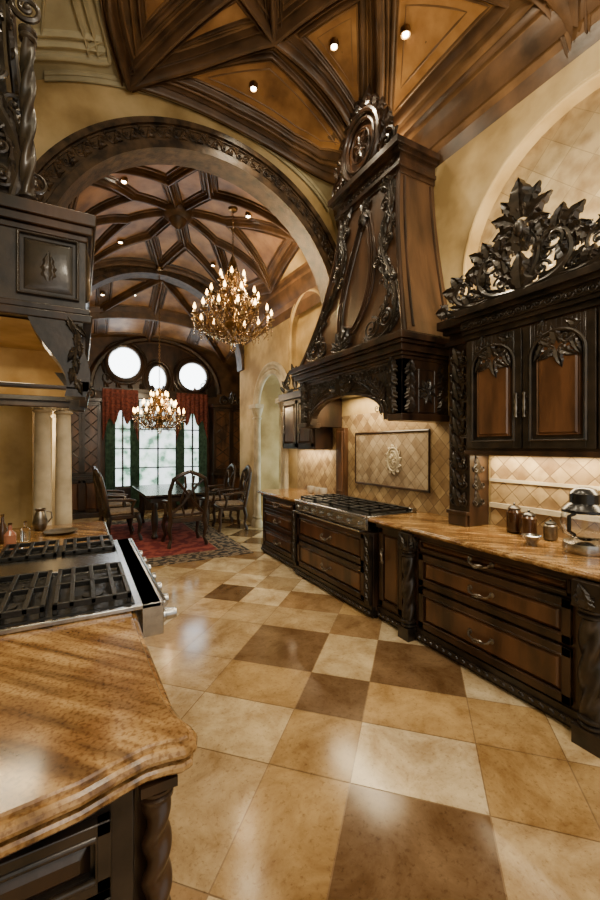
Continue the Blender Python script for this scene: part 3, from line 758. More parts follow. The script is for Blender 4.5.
for s_ in (-1,1):
    b.leaf(s_*.03,ZB+.33,pi/2-s_*.9,.2,.12,.04,curl=-s_*.3); b.spiral(s_*.17,ZB+.42,.06,1.4,pi/2,-s_,.014)
    x=s_*(r+.13)
    for q in range(4): b.leaf(x,ZB+.05+q*.12,pi/2,.16,.14,.03,curl=0)
    b.scurve([(s_*.12,ZB+.44),(s_*.3,ZB+.40),(s_*.45,ZB+.34),(s_*.58,ZB+.22),(s_*.66,ZB+.10)],.012,0,leaves=9,lw=.05,curls=5)
    b.scrollstrip(min(x,s_*.3),max(x,s_*.3),2.33,.07,8,.008)
b.m=fny(2.8,YN+.03,0)
for q in range(4): b.leaf(-.2,ZB+.06+q*.11,pi/2,.14,.14,.02,curl=0); b.leaf(.2,ZB+.06+q*.11,pi/2,.14,.14,.02,curl=0)
b.spiral(0,ZB+.25,.07,1.5,0,1,.010)
for k in range(8): b.leaf(0,ZB+.25,k*pi/4+.3,.12,.07,.018)
b.tube([(-.1,ZB+.06,0),(.1,ZB+.06,0),(.1,ZB+.45,0),(-.1,ZB+.45,0)],.008,6,closed=True)
part(t,'mantel_carving',b,WB)
# chimney
def chim(z):
    q=min(1,max(0,(z-2.6)/1.62)); f=1-(1-q)**2.1; g=1-(1-q)**1.5
    return 2.50+.15*q, 2.60+.25*g, 4.58-.74*f
b=B(); rg=[]
for i in range(25):
    z=2.6+1.62*i/24; x,y0,y1=chim(z); rg.append([(x,y0,z),(XW-.014,y0,z),(XW-.014,y1,z),(x,y1,z)])
b.loft(rg); part(t,'chimney',b,WH)
b=B()
for f in (.02,.98):
    pts=[]
    for i in range(25):
        z=2.61+1.6*i/24; x,y0,y1=chim(z); pts.append((x-.004,y0+(y1-y0)*f,z))
    b.tube(pts,.024,8)
for fx in (.12,.86):
    pts=[]
    for i in range(21):
        z=2.66+1.5*i/20; x,y0,y1=chim(z); pts.append((x+(XW-x)*fx,y0-.002,z))
    b.tube(pts,.014,8)
for k in (0,1,2):   # nested ogee panel outline, pointed at the top
    pts=[]
    for i in range(41):
        u=i/40*2; s_=1 if u<=1 else -1; v=u if u<=1 else 2-u
        hw=(.25-.04*k)*sin(pi*min(1,v*.86+.07))**.8*(1-.35*v); z=2.78+.03*k+(1.28-.10*k)*v; x,y0,y1=chim(z)
        pts.append((x-.006,(y0+y1)/2+.0-s_*hw*(y1-y0),z))
    b.tube(pts[:-1],.016 if k!=1 else .009,8,closed=True)
part(t,'chimney_moulding',b,WD)
tilt=math.atan(.15/1.62)
b=B(); b.m=fnx(2.495,3.5,2.6)@Matrix.Rotation(-tilt,4,'X')
def ex(q):
    x,y0,y1=chim(2.6+1.62*q); return (3.5-y0, 3.5-y1)
for sd in (0,1):
    s_=1 if sd==0 else -1
    def P(q,o): return (ex(q)[sd]-s_*o, q*1.63)
    b.scurve([P(.05,.58),P(.02,.36),P(.09,.15),P(.22,.10),P(.38,.14),P(.54,.24),P(.68,.22),P(.80,.12),P(.93,.08)],.018,0,n=8,leaves=34,lw=.07,curls=0)
    b.scurve([P(.12,.40),P(.17,.26),P(.30,.19),P(.45,.25),P(.58,.15),P(.72,.10),P(.86,.16),P(.95,.14)],.011,.005,n=8,leaves=18,lw=.05,curls=10)
    for q,o,rr in ((.09,.46,.11),(.12,.24,.08),(.50,.31,.055),(.60,.13,.055),(.84,.18,.055),(.34,.12,.045)):
        x,y=P(q,o); b.spiral(x,y,rr,1.9,pi/2,-s_ if q<.4 else s_,.012,.005)
    x,y=P(.95,.14); b.leaf(x,y,pi/2+s_*.3,.16,.12,.03); b.leaf(x,y,pi/2+s_*1.1,.16,.10,.03)
cx=(ex(0)[0]+ex(0)[1])/2
for a,L in ((90,.28),(62,.25),(118,.25),(35,.22),(145,.22),(12,.2),(168,.2)): b.leaf(cx,.03,math.radians(a),L,.11,.035,.005,curl=0)
cx=(ex(.9)[0]+ex(.9)[1])/2
for a,L in ((-90,.16),(-50,.14),(-130,.14),(60,.14),(120,.14),(90,.14)): b.leaf(cx,1.46,math.radians(a),L,.08,.03,.005,curl=0)
part(t,'chimney_carving',b,WB)
b=B()
for o,z0,z1 in ((.02,4.18,4.23),(.05,4.23,4.27),(.03,4.27,4.36),(.07,4.36,4.40),(.11,4.40,4.46)):
    b.box(2.65-o,XW-.014,2.85-o*.7,3.84+o,z0,z1)
b.m=fnx(2.62,3.35,4.315); b.scrollstrip(-.45,.45,0,.07,12,.008)
part(t,'chimney_cap',b,WD,.004)
b=B(fnx(2.66,3.44,4.46)@Matrix.Scale(1.16,4))
for k,(rr,th) in enumerate(((.26,.028),(.20,.018),(.13,.010))):
    b.tube([(rr*cos(2*pi*i/28),.30+rr*1.12*sin(2*pi*i/28),.03) for i in range(28)],th,8,closed=True)
b.k=1; b.prism([(-.42,0),(.42,0),(.40,.20),(.30,.36),(.27,.52),(.12,.66),(0,.70),(-.12,.66),(-.27,.52),(-.30,.36),(-.40,.20)],-.03,.012); b.k=0
for k in range(18):
    a=2*pi*k/18; b.leaf(.27*cos(a),.3+.30*sin(a),a+.5,.13,.11,.03,.01)
    if k%2: b.spiral(.31*cos(a),.3+.34*sin(a),.045,1.3,a,1,.010,.01)
for k in range(8): b.leaf(0,.3,k*pi/4,.12,.07,.02,.012)
for s_ in (-1,1):
    b.spiral(s_*.36,.10,.10,1.5,pi/2,-s_,.018,.01); b.leaf(s_*.25,.03,pi/2-s_*1.3,.26,.14,.03); b.leaf(s_*.36,.22,pi/2-s_*.3,.18,.11,.03)
    b.leaf(s_*.05,.60,pi/2-s_*.7,.18,.11,.04)
b.leaf(0,.58,pi/2,.22,.16,.04)
b.box(-.42,.42,0,.05,-.05,.03)
part(t,'medallion_crest',b,[WD,WP])
b=B(); b.box(2.62,3.07,2.8,4.4,2.22,2.29); part(t,'hood_liner',b,STEEL)

# ---------------------------------------------------------------- island on the other side
t=thing('island_cabinet','dark walnut island base with raised panel door and twisted corner post','cabinet',(-.3,2.4,0))
b=B(); b.box(-.72,.11,.985,3.98,.1,.838); b.box(-.68,.1,1.03,3.95,0,.1); part(t,'body',b,WB,.005)
for k,xc in enumerate((-.13,-.53)):
    b=B(fny(xc,.983,.37)); front(b,.38,.5); part(t,'door',b,[WB,WD],.003)
    b=B(fny(xc,.983,.715)); front(b,.38,.15); part(t,'drawer',b,[WB,WD],.003)
b=B(); x,y,r_=.158,.985,.030
rings(b,x,y,.780,r_*1.1,.035); twist(b,x,y,.14,.780,r_,2,70,.24); b.cbox(x,y,.07,.09,.09,.14); b.cbox(x,y,.827,.08,.08,.022)
part(t,'corner_post',b,WD)
b=B(); b.box(.112,.155,1.03,3.98,.1,.838); part(t,'side_panel',b,WD,.003)
for yc,w in ((1.4,.55),(2.0,.55),(2.6,.55),(3.2,.55),(3.7,.4)):
    b=B(fpx(.157,yc,.45)); front(b,w-.02,.62); part(t,'door',b,[WD,WP],.003)
b=B()
def gp(o):
    X0,X1,Y0,Y1=-.75,.195,.935,4.02
    return [(X0-o,Y0-.015-o),(-.5,Y0-.045-o),(-.2,Y0-.05-o),(0,Y0-.03-o),(.08,Y0-.006-o),(.13,Y0+.006-o),(.175,Y0+.002-o),(.206+o*.5,Y0-.006-o*.9),(.230+o*.9,Y0+.002-o*.5),(.238+o,Y0+.028),(.232+o,Y0+.06),(.216+o,Y0+.10),(.206+o,Y0+.16),(.202+o,Y0+.3),(X1+o,Y0+.6),(X1+o,Y1+o),(X0-o,Y1+o)]
b.loft([[(x,y,z) for x,y in gp(o)] for o,z in ((-.035,.84),(-.035,.845),(-.016,.8455),(-.006,.850),(.000,.857),(.000,.866),(-.004,.872),(-.020,.8725),(-.020,.883),(-.002,.8835),(.007,.890),(.010,.899),(.007,.909),(.000,.915),(-.010,.9155),(-.010,.922),(-.014,.927))])
solo('island_worktop','thick polished golden granite island worktop with ogee edge','worktop',b,GRAN,(-.27,2.4,.84),sharp=.36)
# island cooktop
t=thing('gas_cooktop','stainless steel gas cooktop with black grates set on island','stove',(-.05,2.4,.928))
b=B(); b.box(-.42,.30,1.75,3.06,.928,.948); b.box(.222,.31,1.75,3.06,.81,.948)
b.tube([(.312,1.75,.935),(.312,2.4,.935),(.312,3.06,.935)],.014,10)
part(t,'body',b,STEEL,.004)
for y0,y1 in ((1.78,2.31),(2.65,3.04)):
    b=B(); b.box(-.41,.20,y0,y1,.948,.952); part(t,'burner_tray',b,IRON)
for x0,x1 in ((-.41,-.105),(-.105,.20)): grate_mod(t,x0,x1,1.78,2.31,.952); grate_mod(t,x0,x1,2.65,3.04,.952)
b=B(); b.box(-.39,.19,2.335,2.63,.948,.972); part(t,'griddle',b,STEEL,.004,label='flat brushed steel griddle plate')
for i in range(7):
    b=B(fpx(.31,1.80+i*.18,.872)); b.lathe([(.001,0),(.032,0),(.032,.01),(.026,.014),(.023,.058),(.001,.06)],14); part(t,'knob',b,STEEL)

# island hood
t=thing('range_hood','black carved wooden hood with gilt interior above island cooktop','range hood',(-.35,2.7,1.82))
HX0,HX1,HY0,HY1=-.89,.045,2.22,3.2
b=B()
b.box(HX0,HX1-.02,HY0+.02,HY1-.02,2.26,2.64)
b.m=fny(-.13,HY0+.02,2.45)
b.tube([(-.12,-.14,.01),(.12,-.14,.01),(.12,.14,.01),(-.12,.14,.01)],.010,6,closed=True); b.frus(-.10,.10,-.12,.12,0,.015,.03)
b.leaf(0,-.07,pi/2,.14,.06,.012,.012,curl=0)
b.m=fpx(HX1-.02,2.7,2.46); b.frus(-.4,.4,-.14,.14,0,.02,.03); b.m=Matrix()
b.box(HX0,HX1-.02,HY1-.08,HY1-.02,1.9,2.26); b.box(HX1-.07,HX1-.02,HY0+.2,HY1-.02,1.95,2.26)
part(t,'mantel',b,WB,.006)
b=B()
for o,z0,z1 in ((.0,2.60,2.63),(.02,2.63,2.67),(.035,2.67,2.73),(.01,2.24,2.27),(.018,2.20,2.24)):
    b.box(HX0,HX1+o-.01,HY0-o+.01,HY1+o-.01,z0,z1)
b.box(HX0,HX1+.0,HY0+.0,HY0+.04,1.87,1.89); b.box(HX0,HX1,HY1-.05,HY1,1.86,1.92); b.box(HX1-.05,HX1,HY0,HY1,1.86,1.92)
part(t,'moulding',b,WD,.006)
for yy in (HY0+.0,HY1-.16):
    b=B(); rg=[]
    for i in range(17):
        q=i/16; z=1.84+.40*q; x1=HX1-.02+.02*sin(q*pi*2); w=.09+.16*q**1.6
        rg.append([(x1-w,yy,z),(x1,yy,z),(x1,yy+.16,z),(x1-w,yy+.16,z)])
    b.loft(rg)
    if yy<2.5:
        b.m=fny(HX1-.065,HY0,2.05); b.scurve([(-.03,.17),(.015,.08),(-.005,-.04),(.005,-.17)],.009,0,leaves=8,lw=.04)
    part(t,'corbel',b,WB)
b=B()
b.add([(HX0+.02,HY1-.084,1.93),(HX1-.075,HY1-.084,1.93),(HX1-.12,HY1-.22,2.195),(HX0+.02,HY1-.22,2.195),(HX0+.02,HY0+.05,2.195),(HX1-.12,HY0+.05,2.195),(HX1-.075,HY0+.06,1.93)],[(0,1,2,3),(3,2,5,4),(1,6,5,2)])
part(t,'gilt_liner',b,GOLD)
b=B(); rg=[]
for i in range(17):
    z=2.73+1.9*i/16; q=i/16; f=1-(1-q)**1.8; rg.append([(HX0,2.3+.1*f,z),(-.26-.10*f,2.3+.1*f,z),(-.26-.10*f,3.1-.1*f,z),(HX0,3.1-.1*f,z)])
b.loft(rg); part(t,'chimney',b,WB)
b=B(fny(-.34,2.29,2.74)@Matrix.Rotation(-.05,4,'X'))
b.scurve([(.06,.02),(.09,.25),(-.02,.5),(-.10,.75),(-.04,1.05),(.04,1.35),(-.04,1.7)],.022,0,leaves=30,lw=.07,curls=9)
b.scurve([(-.18,.02),(-.22,.3),(-.12,.55),(-.02,.85),(-.12,1.15),(-.20,1.5),(-.14,1.8)],.018,0,leaves=24,lw=.065,curls=8)
for q in range(7): b.spiral(.02-.02*q,.12+q*.25,.05,1.7,0,1 if q%2 else -1,.011)
b.m=fpx(-.25,2.4,2.74)@Matrix.Rotation(-.06,4,'X')
b.scurve([(.02,.02),(-.05,.25),(.04,.5),(-.04,.8),(.04,1.1),(-.02,1.4),(.02,1.7)],.022,0,leaves=24,lw=.07,curls=7)
b.m=Matrix()
rings(b,-.215,2.27,2.73,.032,.05); twist(b,-.215,2.27,2.78,3.5,.029,3,36,.22); rings(b,-.215,2.27,3.5,.032,.06)
b.m=fny(-.215,2.25,3.60); b.spiral(0,.03,.05,1.6,pi,1,.014); b.leaf(-.02,.08,pi/2,.16,.11,.03)
part(t,'chimney_carving',b,WB)
b=B()
b.cbox(-.62,3.15,1.38,.09,.09,.90); rings(b,-.62,3.15,1.72,.055,.08)
b.m=fny(-.62,3.10,1.3)
for q in range(5): b.leaf(0,-.3+q*.14,pi/2,.16,.10,.02)
solo('hood_post','dark carved wooden post standing on island beneath hood','post',b,WB,(-.62,3.15,.93),.003)

# stone columns at arch jamb
def stone_col(x,y,h,lab):
    t=thing('stone_column',lab,'column',(x,y,0),group='stone columns by the archway')
    b=B(); b.cbox(x,y,.06,.22,.22,.12); b.lathe([(.10,.12),(.11,.15),(.085,.18),(.095,.21),(.075,.24)],20,(x,y,0)); part(t,'base',b,STONE,.005)
    b=B(); b.lathe([(.07,.24),(.074,h*.4),(.062,h-.3)],24,(x,y,0)); part(t,'shaft',b,STONE)
    b=B(); b.lathe([(.062,h-.3),(.082,h-.28),(.066,h-.26),(.085,h-.18),(.11,h-.08)],20,(x,y,0)); b.cbox(x,y,h-.04,.24,.24,.08)
    b.m=fny(x,y-.08,h-.26)
    for s_ in (-1,0,1): b.leaf(s_*.06,0,pi/2-s_*.2,.15,.09,.03)
    part(t,'capital',b,STONE,.003)
for x,y in ((-.30,4.34),(-.14,4.50),(-.20,5.10)): stone_col(x,y,2.20,'cream stone column with square base beside archway')
b=B(); b.box(-.41,-.03,4.23,5.22,2.202,2.32); b.box(-.39,.0,4.20,5.25,2.32,2.38); solo('stone_lintel','cream stone lintel block resting on slender columns','lintel',b,STONE,(-.22,4.7,2.202),.006)

# ---------------------------------------------------------------- rug
b=B()
X0,X1,Y0,Y1=-.2,2.28,5.58,9.3
for k,(o,z) in zip((0,1,0,1,0,1,2),((0,.006),(.05,.007),(.07,.008),(.30,.009),(.32,.0095),(.40,.010),(.42,.0105))):
    b.k=k; b.box(X0+o,X1-o,Y0+o,Y1-o,.001,z)
solo('area_rug','deep red oriental area rug with dark patterned border','rug',b,[RUGD,RUGC,RUGR],(1,7.4,0))

# ---------------------------------------------------------------- dining table & chairs
t=thing('dining_table','dark polished rectangular dining table with turned pedestal legs','table',(1.55,8.0,.013))
b=B(); b.box(.95,2.15,7.05,8.95,.735,.775); b.box(.97,2.13,7.07,8.93,.715,.735); part(t,'table_top',b,TBL,.01)
b=B(); b.box(1.05,2.05,7.15,8.85,.63,.715); part(t,'apron',b,WD,.004)
for x in (1.12,2.0):
    for y in (7.2,8.8):
        b=B(); b.lathe([(.05,.013),(.06,.05),(.035,.1),(.05,.2),(.065,.35),(.04,.5),(.06,.56),(.05,.63)],14,(x,y,0)); part(t,'leg',b,WD)
CH=thing('dining_chair','dark carved wooden armchair with open curved back and fabric seat','chair',(0,0,0),'dining chairs around table',local=True)
t=CH
b=B(); b.box(-.28,.28,-.24,.26,.38,.45); part(t,'seat_frame',b,WD,.01)
b=B(); b.lathe([(.001,.45),(.9,.45),(1,.475),(.9,.505),(.001,.515)],24,mod=lambda a,h:.26/max(abs(cos(a)),abs(sin(a)),.78)); part(t,'seat',b,SEATM)
for sx in (-1,1):
    for sy in (-1,1):
        b=B(); b.tube([(sx*.26,sy*.22,.42),(sx*.29,sy*.25,.28),(sx*.26,sy*.23,.12),(sx*.29,sy*.26,.04),(sx*.29,sy*.26,.0)],[.040,.034,.024,.03,.03],8); part(t,'leg',b,WD)
b=B()
b.tube([(-.26,-.23,.42),(-.28,-.26,.6),(-.29,-.31,.88),(-.24,-.35,1.08),(-.11,-.37,1.15),(0,-.37,1.19),(.11,-.37,1.15),(.24,-.35,1.08),(.29,-.31,.88),(.28,-.26,.6),(.26,-.23,.42)],.032,8)
for sx in (-1,1):
    b.tube([(sx*.25,-.25,.52),(sx*.08,-.29,.70),(-sx*.02,-.31,.84),(-sx*.13,-.34,.98),(-sx*.22,-.35,1.07)],.022,6)
    b.tube([(sx*.05,-.25,.48),(sx*.12,-.28,.72),(sx*.05,-.33,.95),(sx*.07,-.36,1.12)],.019,6)
b.ball((0,-.30,.82),(.06,.025,.09)); b.tube([(-.27,-.245,.52),(0,-.25,.50),(.27,-.245,.52)],.024,6)
part(t,'backrest',b,WD)
for sx in (-1,1):
    b=B(); b.tube([(sx*.28,-.28,.72),(sx*.31,-.1,.71),(sx*.32,.1,.69),(sx*.30,.16,.68),(sx*.28,.12,.56),(sx*.27,.14,.44)],[.02,.025,.028,.03,.022,.025],8); part(t,'armrest',b,WD)
CH.location=(1.5,6.66,.0115)
for x,y,r_ in ((.60,7.45,-pi/2+.15),(.60,8.35,-pi/2)): dup(CH,(x,y,.0115),r_)
for x,y,r_ in ((2.54,7.45,pi/2-.1),(2.54,8.35,pi/2)): dup(CH,(x,y,.0115),r_)

# ---------------------------------------------------------------- chandeliers
def chandelier(x,y,z,rad,ztop,lab,n1=12,n2=8,sc=1.0,e=60,n3=0,hf=.85):
    t=thing('chandelier',lab,'chandelier',(x,y,z))
    H=rad*hf
    b=B(); b.lathe([(.004,z-H*.85),(.03*sc,z-H*.8),(.015*sc,z-H*.7),(.07*sc,z-H*.55),(.12*sc,z-H*.42),(.05*sc,z-H*.25),(.03*sc,z),(.07*sc,z+H*.15),(.03*sc,z+H*.3),(.06*sc,z+H*.55),(.03*sc,z+H*.75),(.05*sc,z+H*.9),(.01,z+H*1.1)],14,(x,y,0)); part(t,'stem',b,BRASS)
    b=B(); zz=z+H*1.1; k=0
    while zz<ztop-.03:
        a=0 if k%2 else pi/2
        b.tube([(x+.014*cos(2*pi*i/8)*cos(a),y+.014*cos(2*pi*i/8)*sin(a),zz+.02+.024*sin(2*pi*i/8)) for i in range(8)],.004,5,closed=True); zz+=.036; k+=1
    b.lathe([(.07,ztop),(.06,ztop-.03),(.01,ztop-.05)],14,(x,y,0)); part(t,'chain',b,BRASS)
    tiers=[(n1,rad,-H*.38,0),(n2,rad*.66,H*.02,.3)]
    if n3: tiers.append((n3,rad*.34,H*.42,.1))
    for (n,rr,zo,ph) in tiers:
        for k in range(n):
            a=2*pi*k/n+ph; c,s_=cos(a),sin(a)
            P=lambda r,h:(x+r*c,y+r*s_,z+zo+h)
            b=B(); b.tube([P(.03,-.05*sc),P(rr*.3,-.15*sc),P(rr*.6,-.14*sc),P(rr*.85,-.05*sc),P(rr,.03*sc)],.010*sc,6)
            b.tube([P(rr*.5,-.13*sc),P(rr*.62,-.03*sc),P(rr*.5,.03*sc),P(rr*.42,-.03*sc)],.007*sc,5)
            b.tube([P(rr*.8,-.06*sc),P(rr*.9,-.14*sc),P(rr*.8,-.2*sc),P(rr*.74,-.14*sc)],.006*sc,5)
            b.tube([P(.02,.20*sc),P(rr*.35,.22*sc),P(rr*.6,.10*sc),P(rr*.72,-.08*sc)],.006*sc,5)
            b.lathe([(.008,.02*sc),(.04*sc,.035*sc),(.045*sc,.045*sc),(.015*sc,.045*sc)],10,P(rr,0)); ar=part(t,'arm',b,BRASS)
            b=B(); b.lathe([(.012*sc,.045*sc),(.012*sc,.09*sc)],8,P(rr,0)); part(ar,'candle',b,CAND)
            b=B(); b.lathe([(.008*sc,.09*sc),(.019*sc,.112*sc),(.015*sc,.135*sc),(.002,.17*sc)],8,P(rr,0)); part(ar,'bulb',b,BULB)
            b=B()
            for q in range(5): b.ball(P(rr,-.01*sc-q*.034*sc),(.010*sc,.010*sc,.016*sc),6,4)
            part(ar,'crystal_drop',b,CRY)
    b=B()
    for k in range(n2*2):
        a=pi*k/n2+.3
        for q in range(12):
            u=q/11; r=rad*.66*(1-u)+.02; h=H*.02+H*1.0*u-.30*rad*sin(pi*u); b.ball((x+r*cos(a),y+r*sin(a),z+h),.011*sc,6,4)
        for q in range(9):
            u=q/8; r=rad*(1-u)*.95+.04; h=-H*.40-H*.40*u-.10*rad*sin(pi*u); b.ball((x+r*cos(a),y+r*sin(a),z+h),.011*sc,6,4)
    b.ball((x,y,z-H*.92),(.04*sc,.04*sc,.06*sc),10,6)
    o=part(t,'crystal_strands',b,CRY); o['kind']='stuff'
    l=bpy.data.lights.new('glow','POINT'); l.energy=e; l.color=(1,.72,.38); l.shadow_soft_size=.05
    o=bpy.data.objects.new('chandelier_lamp',l); o.location=(x+.14,y-.14,z+H*.3); COL.objects.link(o)
chandelier(1.96,5.6,3.66,.56,vz2(1.96,5.6)-.1,'large bronze candle chandelier with crystal drops hanging from vault',14,10,1.2,66,6,1.2)
chandelier(1.34,8.05,2.28,.46,vz2(1.34,8.05)-.1,'smaller bronze candle chandelier over dining table',14,10,1.2,30,6,.9)

# ---------------------------------------------------------------- back wall windows, drapes, cabinets
def tall_window(i,x0,x1):
    b=B(); b.box(x0,x1,YE-.03,YE-.01,.6,2.75); b.k=1
    for x in (x0,x1-.05,(x0+x1)/2-.02): b.box(x,x+.04,YE-.06,YE-.02,.6,2.75)
    for z in (.6,1.05,1.52,2.0,2.7): b.box(x0,x1,YE-.06,YE-.02,z,z+.03)
    struct('window_%d'%i,b,[WIN2,WD])
tall_window(1,.69,1.12); tall_window(2,1.24,2.20); tall_window(3,2.32,2.85)
b=B(); b.box(.45,2.95,YE-.07,YE-.005,2.78,2.92); b.box(.45,2.95,YE-.07,YE-.005,0,.58)
for x in (.55,1.13,2.21,2.86): b.box(x,x+.11,YE-.08,YE-.005,.58,2.78)
struct('trim_%d'%TR[0],b,WD,.004); TR[0]+=1
def round_window(i,x,z,rx,rz):
    b=B(fny(x,YE-.01,z)); n=28
    b.loft([[(rx*cos(2*pi*k/n),rz*sin(2*pi*k/n),h) for k in range(n)] for h in (0,.02)]); b.k=1
    b.tube([((rx+.04)*cos(2*pi*k/n),(rz+.04)*sin(2*pi*k/n),.03) for k in range(n)],.06,8,closed=True)
    b.tube([((rx+.14)*cos(2*pi*k/n),(rz+.14)*sin(2*pi*k/n),.01) for k in range(n)],.03,8,closed=True)
    struct('window_%d'%i,b,[WIN,WD])
round_window(5,.95,3.62,.36,.38); round_window(6,1.71,3.28,.21,.33); round_window(7,2.60,3.42,.36,.36)
b=B(fny(1.75,YE-.02,2.9))
b.box(-1.35,1.35,0,.10,0,.05)
b.tube([(-1.55*cos(pi*i/24),.1+1.30*sin(pi*i/24),.0) for i in range(25)],.08,8)
b.prism([(-1.5*cos(pi*i/24),.02+1.25*sin(pi*i/24)) for i in range(25)],-.012,.002)
for s_ in (-1,1): b.spiral(s_*1.15,.3,.14,1.5,pi/2,-s_,.02)
for k in range(10): b.leaf(-1.2+k*.266,.10,pi/2,.15,.12,.03)
struct('trim_%d'%TR[0],b,WD); TR[0]+=1
def drape_cloth(name,x0,x1,z0,z1,m,lab,sc=False,yo=.125):
    b=B(); n=40; rg=[]
    for j in range(9):
        q=j/8; z=z1+(z0-z1)*q; row=[]
        for i in range(n+1):
            u=i/n; zz=z
            if sc: zz=z1+(z-z1)*(.62-.22*sin(u*pi*3)**2+.38*abs(2*u-1)**2)
            row.append((x0+(x1-x0)*u,YE-yo+.025*sin(u*44)*(.4+q*.6),zz))
        rg.append(row)
    vs=[p for r in rg for p in r]
    b.add(vs,[(j*(n+1)+i,j*(n+1)+i+1,(j+1)*(n+1)+i+1,(j+1)*(n+1)+i) for j in range(8) for i in range(n)])
    solo(name,lab,'curtain',b,m,((x0+x1)/2,YE-yo,z1))
drape_cloth('window_valance',.46,1.24,1.7,2.95,REDC,'dark red scalloped fabric valance on tall window',True,.21)
drape_cloth('window_valance',2.14,2.95,1.7,2.95,REDC,'dark red scalloped fabric valance on tall window',True,.21)
for a,c in ((.52,.74),(1.08,1.28),(2.16,2.36),(2.72,2.94)): drape_cloth('window_drape',a,c,.1,2.7,GRNC,'green floor length drape beside window')
def china(x0,x1,h):
    t=thing('china_cabinet','tall dark carved wooden china cabinet with latticed glass doors','cabinet',((x0+x1)/2,YE-.35,0))
    b=B(); b.box(x0,x1,YE-.5,YE-.12,0,h); b.box(x0-.04,x1+.04,YE-.55,YE-.12,h,h+.08); b.box(x0-.03,x1+.03,YE-.55,YE-.12,.85,.92); b.box(x0-.03,x1+.03,YE-.55,YE-.12,0,.1)
    part(t,'body',b,WD,.006)
    w=(x1-x0)/2
    for k in range(2):
        xc=x0+w*(k+.5); b=B(fny(xc,YE-.5,.48)); front(b,w-.04,.7); part(t,'door',b,[WD,WP])
        b=B(fny(xc,YE-.5,.92+(h-.92)/2)); hh=h-1.05; ww=w-.05
        b.k=1; b.box(-ww/2,ww/2,-hh/2,hh/2,0,.006); b.k=0
        for s_ in (-1,1): b.box(s_*ww/2-.03,s_*ww/2+.03,-hh/2,hh/2,0,.03); b.box(-ww/2,ww/2,s_*hh/2-.03,s_*hh/2+.03,0,.03)
        for q in range(5):
            a=-hh/2+hh*q/5; b.tube([(-ww/2,a,.015),(0,a+hh/10,.015),(ww/2,a+hh/5,.015)],.009,5); b.tube([(ww/2,a,.015),(0,a+hh/10,.015),(-ww/2,a+hh/5,.015)],.009,5)
        part(t,'glass_door',b,[WD,WP])
    b=B(fny((x0+x1)/2,YE-.53,h+.08))
    for s_ in (-1,1): b.spiral(s_*w*.45,.09,.1,1.4,pi/2,-s_,.025); b.leaf(s_*.05,.05,pi/2-s_*.5,.25,.12,.03)
    b.leaf(0,0,pi/2,.35,.16,.04,curl=0); part(t,'crest',b,WB)
china(-.33,.40,2.6); china(3.02,3.95,2.6)

# ---------------------------------------------------------------- worktop objects
def jar(x,y,h,r,m,lidm,name,lab):
    z=.927; t=thing(name,lab,'jar',(x,y,z))
    b=B(); b.lathe([(r*.8,z),(r,z+.012),(r,z+h*.72),(r*.72,z+h*.82)],22,(x,y,0)); part(t,'body',b,m)
    b=B(); b.lathe([(r*.8,z+h*.82),(r*.85,z+h*.86),(r*.5,z+h*.95),(r*.15,z+h*.97),(r*.2,z+h*1.02),(.002,z+h*1.06)],20,(x,y,0)); part(t,'lid',b,lidm)
jar(2.97,1.93,.22,.055,AMB,WB,'storage_jar','dark amber storage jar with black lid against backsplash')
jar(2.93,1.79,.19,.055,AMB,BLK,'storage_jar','short dark jar with black lid on worktop')
jar(2.96,1.65,.14,.045,PEW,IRON,'storage_jar','squat pewter jar with iron lid on worktop')
t=thing('food_processor','glass bowl food processor with black lid and base','kitchen appliance',(2.82,1.36,.927)); x,y,z=2.82,1.36,.927
b=B(); b.lathe([(.12,z),(.125,z+.02),(.12,z+.06),(.08,z+.08)],24,(x,y,0)); part(t,'base',b,STEEL)
b=B(); b.lathe([(.07,z+.082),(.12,z+.11),(.135,z+.19),(.125,z+.25),(.121,z+.25),(.130,z+.19),(.115,z+.112),(.065,z+.086)],24,(x,y,0)); part(t,'bowl',b,GLS)
b=B(); b.lathe([(.128,z+.252),(.128,z+.27),(.10,z+.30),(.085,z+.31),(.085,z+.37),(.06,z+.40),(.03,z+.41)],24,(x,y,0)); part(t,'lid',b,BLK)
b=B(); b.tube([(x-.12,y,z+.25),(x-.18,y,z+.24),(x-.18,y,z+.15),(x-.12,y,z+.12)],.012,8); part(t,'handle',b,BLK)
b=B(); x,y=2.72,1.64; b.lathe([(.03,z),(.035,z+.015),(.06,z+.045),(.065,z+.06),(.061,z+.06),(.055,z+.046),(.02,z+.025)],20,(x,y,0)); solo('steel_bowl','small shiny steel bowl on granite worktop','bowl',b,STEEL,(x,y,z))
for k,(yy,rr) in enumerate(((4.62,.06),(4.78,.05),(4.95,.055))):
    b=B(); x=2.9; b.lathe([(rr*.6,z),(rr,z+.05),(rr*.95,z+.10),(rr*.88,z+.10),(rr*.8,z+.03)],16,(x,yy,0)); solo('ceramic_pot','small white ceramic pot beside the range','pot',b,CERA,(x,yy,z),group='ceramic pots by range')
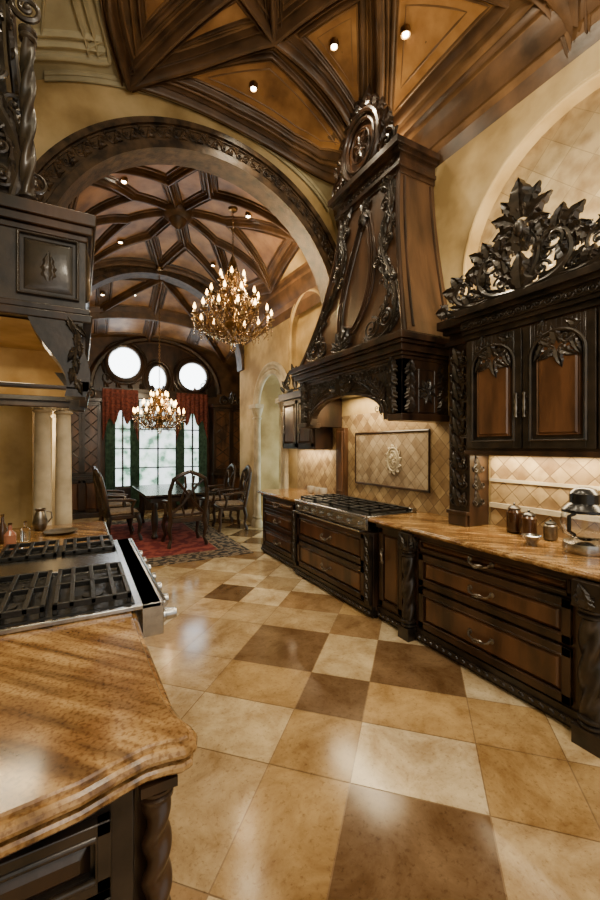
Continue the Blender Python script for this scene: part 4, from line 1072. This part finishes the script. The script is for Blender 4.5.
# island objects
def bottle(x,y,h,r,m,lab):
    z=.928; t=thing('oil_bottle',lab,'bottle',(x,y,z))
    b=B(); b.lathe([(r*.9,z),(r,z+.01),(r,z+h*.55),(r*.35,z+h*.72),(r*.3,z+h*.92)],18,(x,y,0)); part(t,'body',b,m)
    b=B(); b.lathe([(r*.34,z+h*.92),(r*.36,z+h),(.002,z+h)],12,(x,y,0)); part(t,'stopper',b,BRASS)
bottle(-.40,3.2,.17,.035,PINK,'pink glass bottle with bronze stopper on island'); bottle(-.47,3.42,.2,.03,AMB,'tall dark glass bottle on island'); bottle(-.34,3.42,.14,.03,GLS,'clear glass bottle on island')
z=.928
b=B(); x,y=-.28,3.82; b.lathe([(.035,z),(.045,z+.01),(.055,z+.06),(.04,z+.12),(.03,z+.15),(.042,z+.17),(.036,z+.17),(.026,z+.15),(.034,z+.12),(.047,z+.06),(.03,z+.02)],20,(x,y,0)); b.tube([(x+.03,y,z+.155),(x+.075,y,z+.135),(x+.08,y,z+.09),(x+.052,y,z+.055)],.006,8)
solo('metal_pitcher','small pewter pitcher with loop handle on island','pitcher',b,PEW,(x,y,z))
b=B(); x,y=-.13,3.6; b.lathe([(.08,z),(.11,z+.012),(.12,z+.02),(.105,z+.016),(.07,z+.006)],24,(x,y,0)); solo('serving_plate','round pewter serving plate on island worktop','plate',b,PEW,(x,y,z))

# ---------------------------------------------------------------- lights
def area(x,y,z,sx,sy,e,rot=(0,0,0),c=(1,.79,.48)):
    l=bpy.data.lights.new('area','AREA'); l.shape='RECTANGLE'; l.size=sx; l.size_y=sy; l.energy=e; l.color=c
    o=bpy.data.objects.new('strip_or_fill_lamp',l); o.location=(x,y,z); o.rotation_euler=rot; COL.objects.link(o)
def pt(x,y,z,e,r=.1,c=(1,.79,.50)):  # point lamp with no fixture, added as fill
    l=bpy.data.lights.new('pt','POINT'); l.energy=e; l.color=c; l.shadow_soft_size=r
    o=bpy.data.objects.new('fill_lamp',l); o.location=(x,y,z); COL.objects.link(o)
area(2.98,1.6,1.52,.12,1.2,16)
area(2.85,3.6,2.21,.3,1.2,28)
area(2.98,5.15,1.55,.1,.9,10)
area(2.96,1.5,2.70,.1,1.5,38,(0,pi,0))  # added upward fill for the niche wall above the cabinets
area(-.35,2.6,2.10,.3,.4,8)
pt(1.1,-1.0,3.7,210,.3,(1,.85,.62))  # added fill behind the camera, stands in for an unseen chandelier
pt(.6,-.9,2.0,26,.4,(1,.88,.74))  # added low fill behind the camera
pt(1.4,9.4,2.9,18,.15)  # added fill in the dining bay
pt(-.62,4.9,1.9,26,.1)  # added fill to brighten the stone columns
area(2.9,5.4,2.5,.2,.8,7,(0,pi,0))  # upward fill beside the blind arch, no fixture modelled
area(3.0,3.35,4.5,.1,.4,16,(0,pi*.8,0))  # added upward fill for the vault above the hood cap
w=bpy.data.worlds.new('w'); bpy.context.scene.world=w; w.use_nodes=True
w.node_tree.nodes['Background'].inputs[0].default_value=(1,.94,.83,1); w.node_tree.nodes['Background'].inputs[1].default_value=.85

cam=bpy.data.cameras.new('cam'); co=bpy.data.objects.new('camera',cam); COL.objects.link(co)
cam.sensor_fit='VERTICAL'; cam.sensor_height=36; cam.lens=16.0; cam.shift_y=-.0044; cam.clip_start=.02
co.location=(0,0,1.6); co.rotation_euler=(pi/2,0,-math.atan(220/400))
bpy.context.scene.camera=co
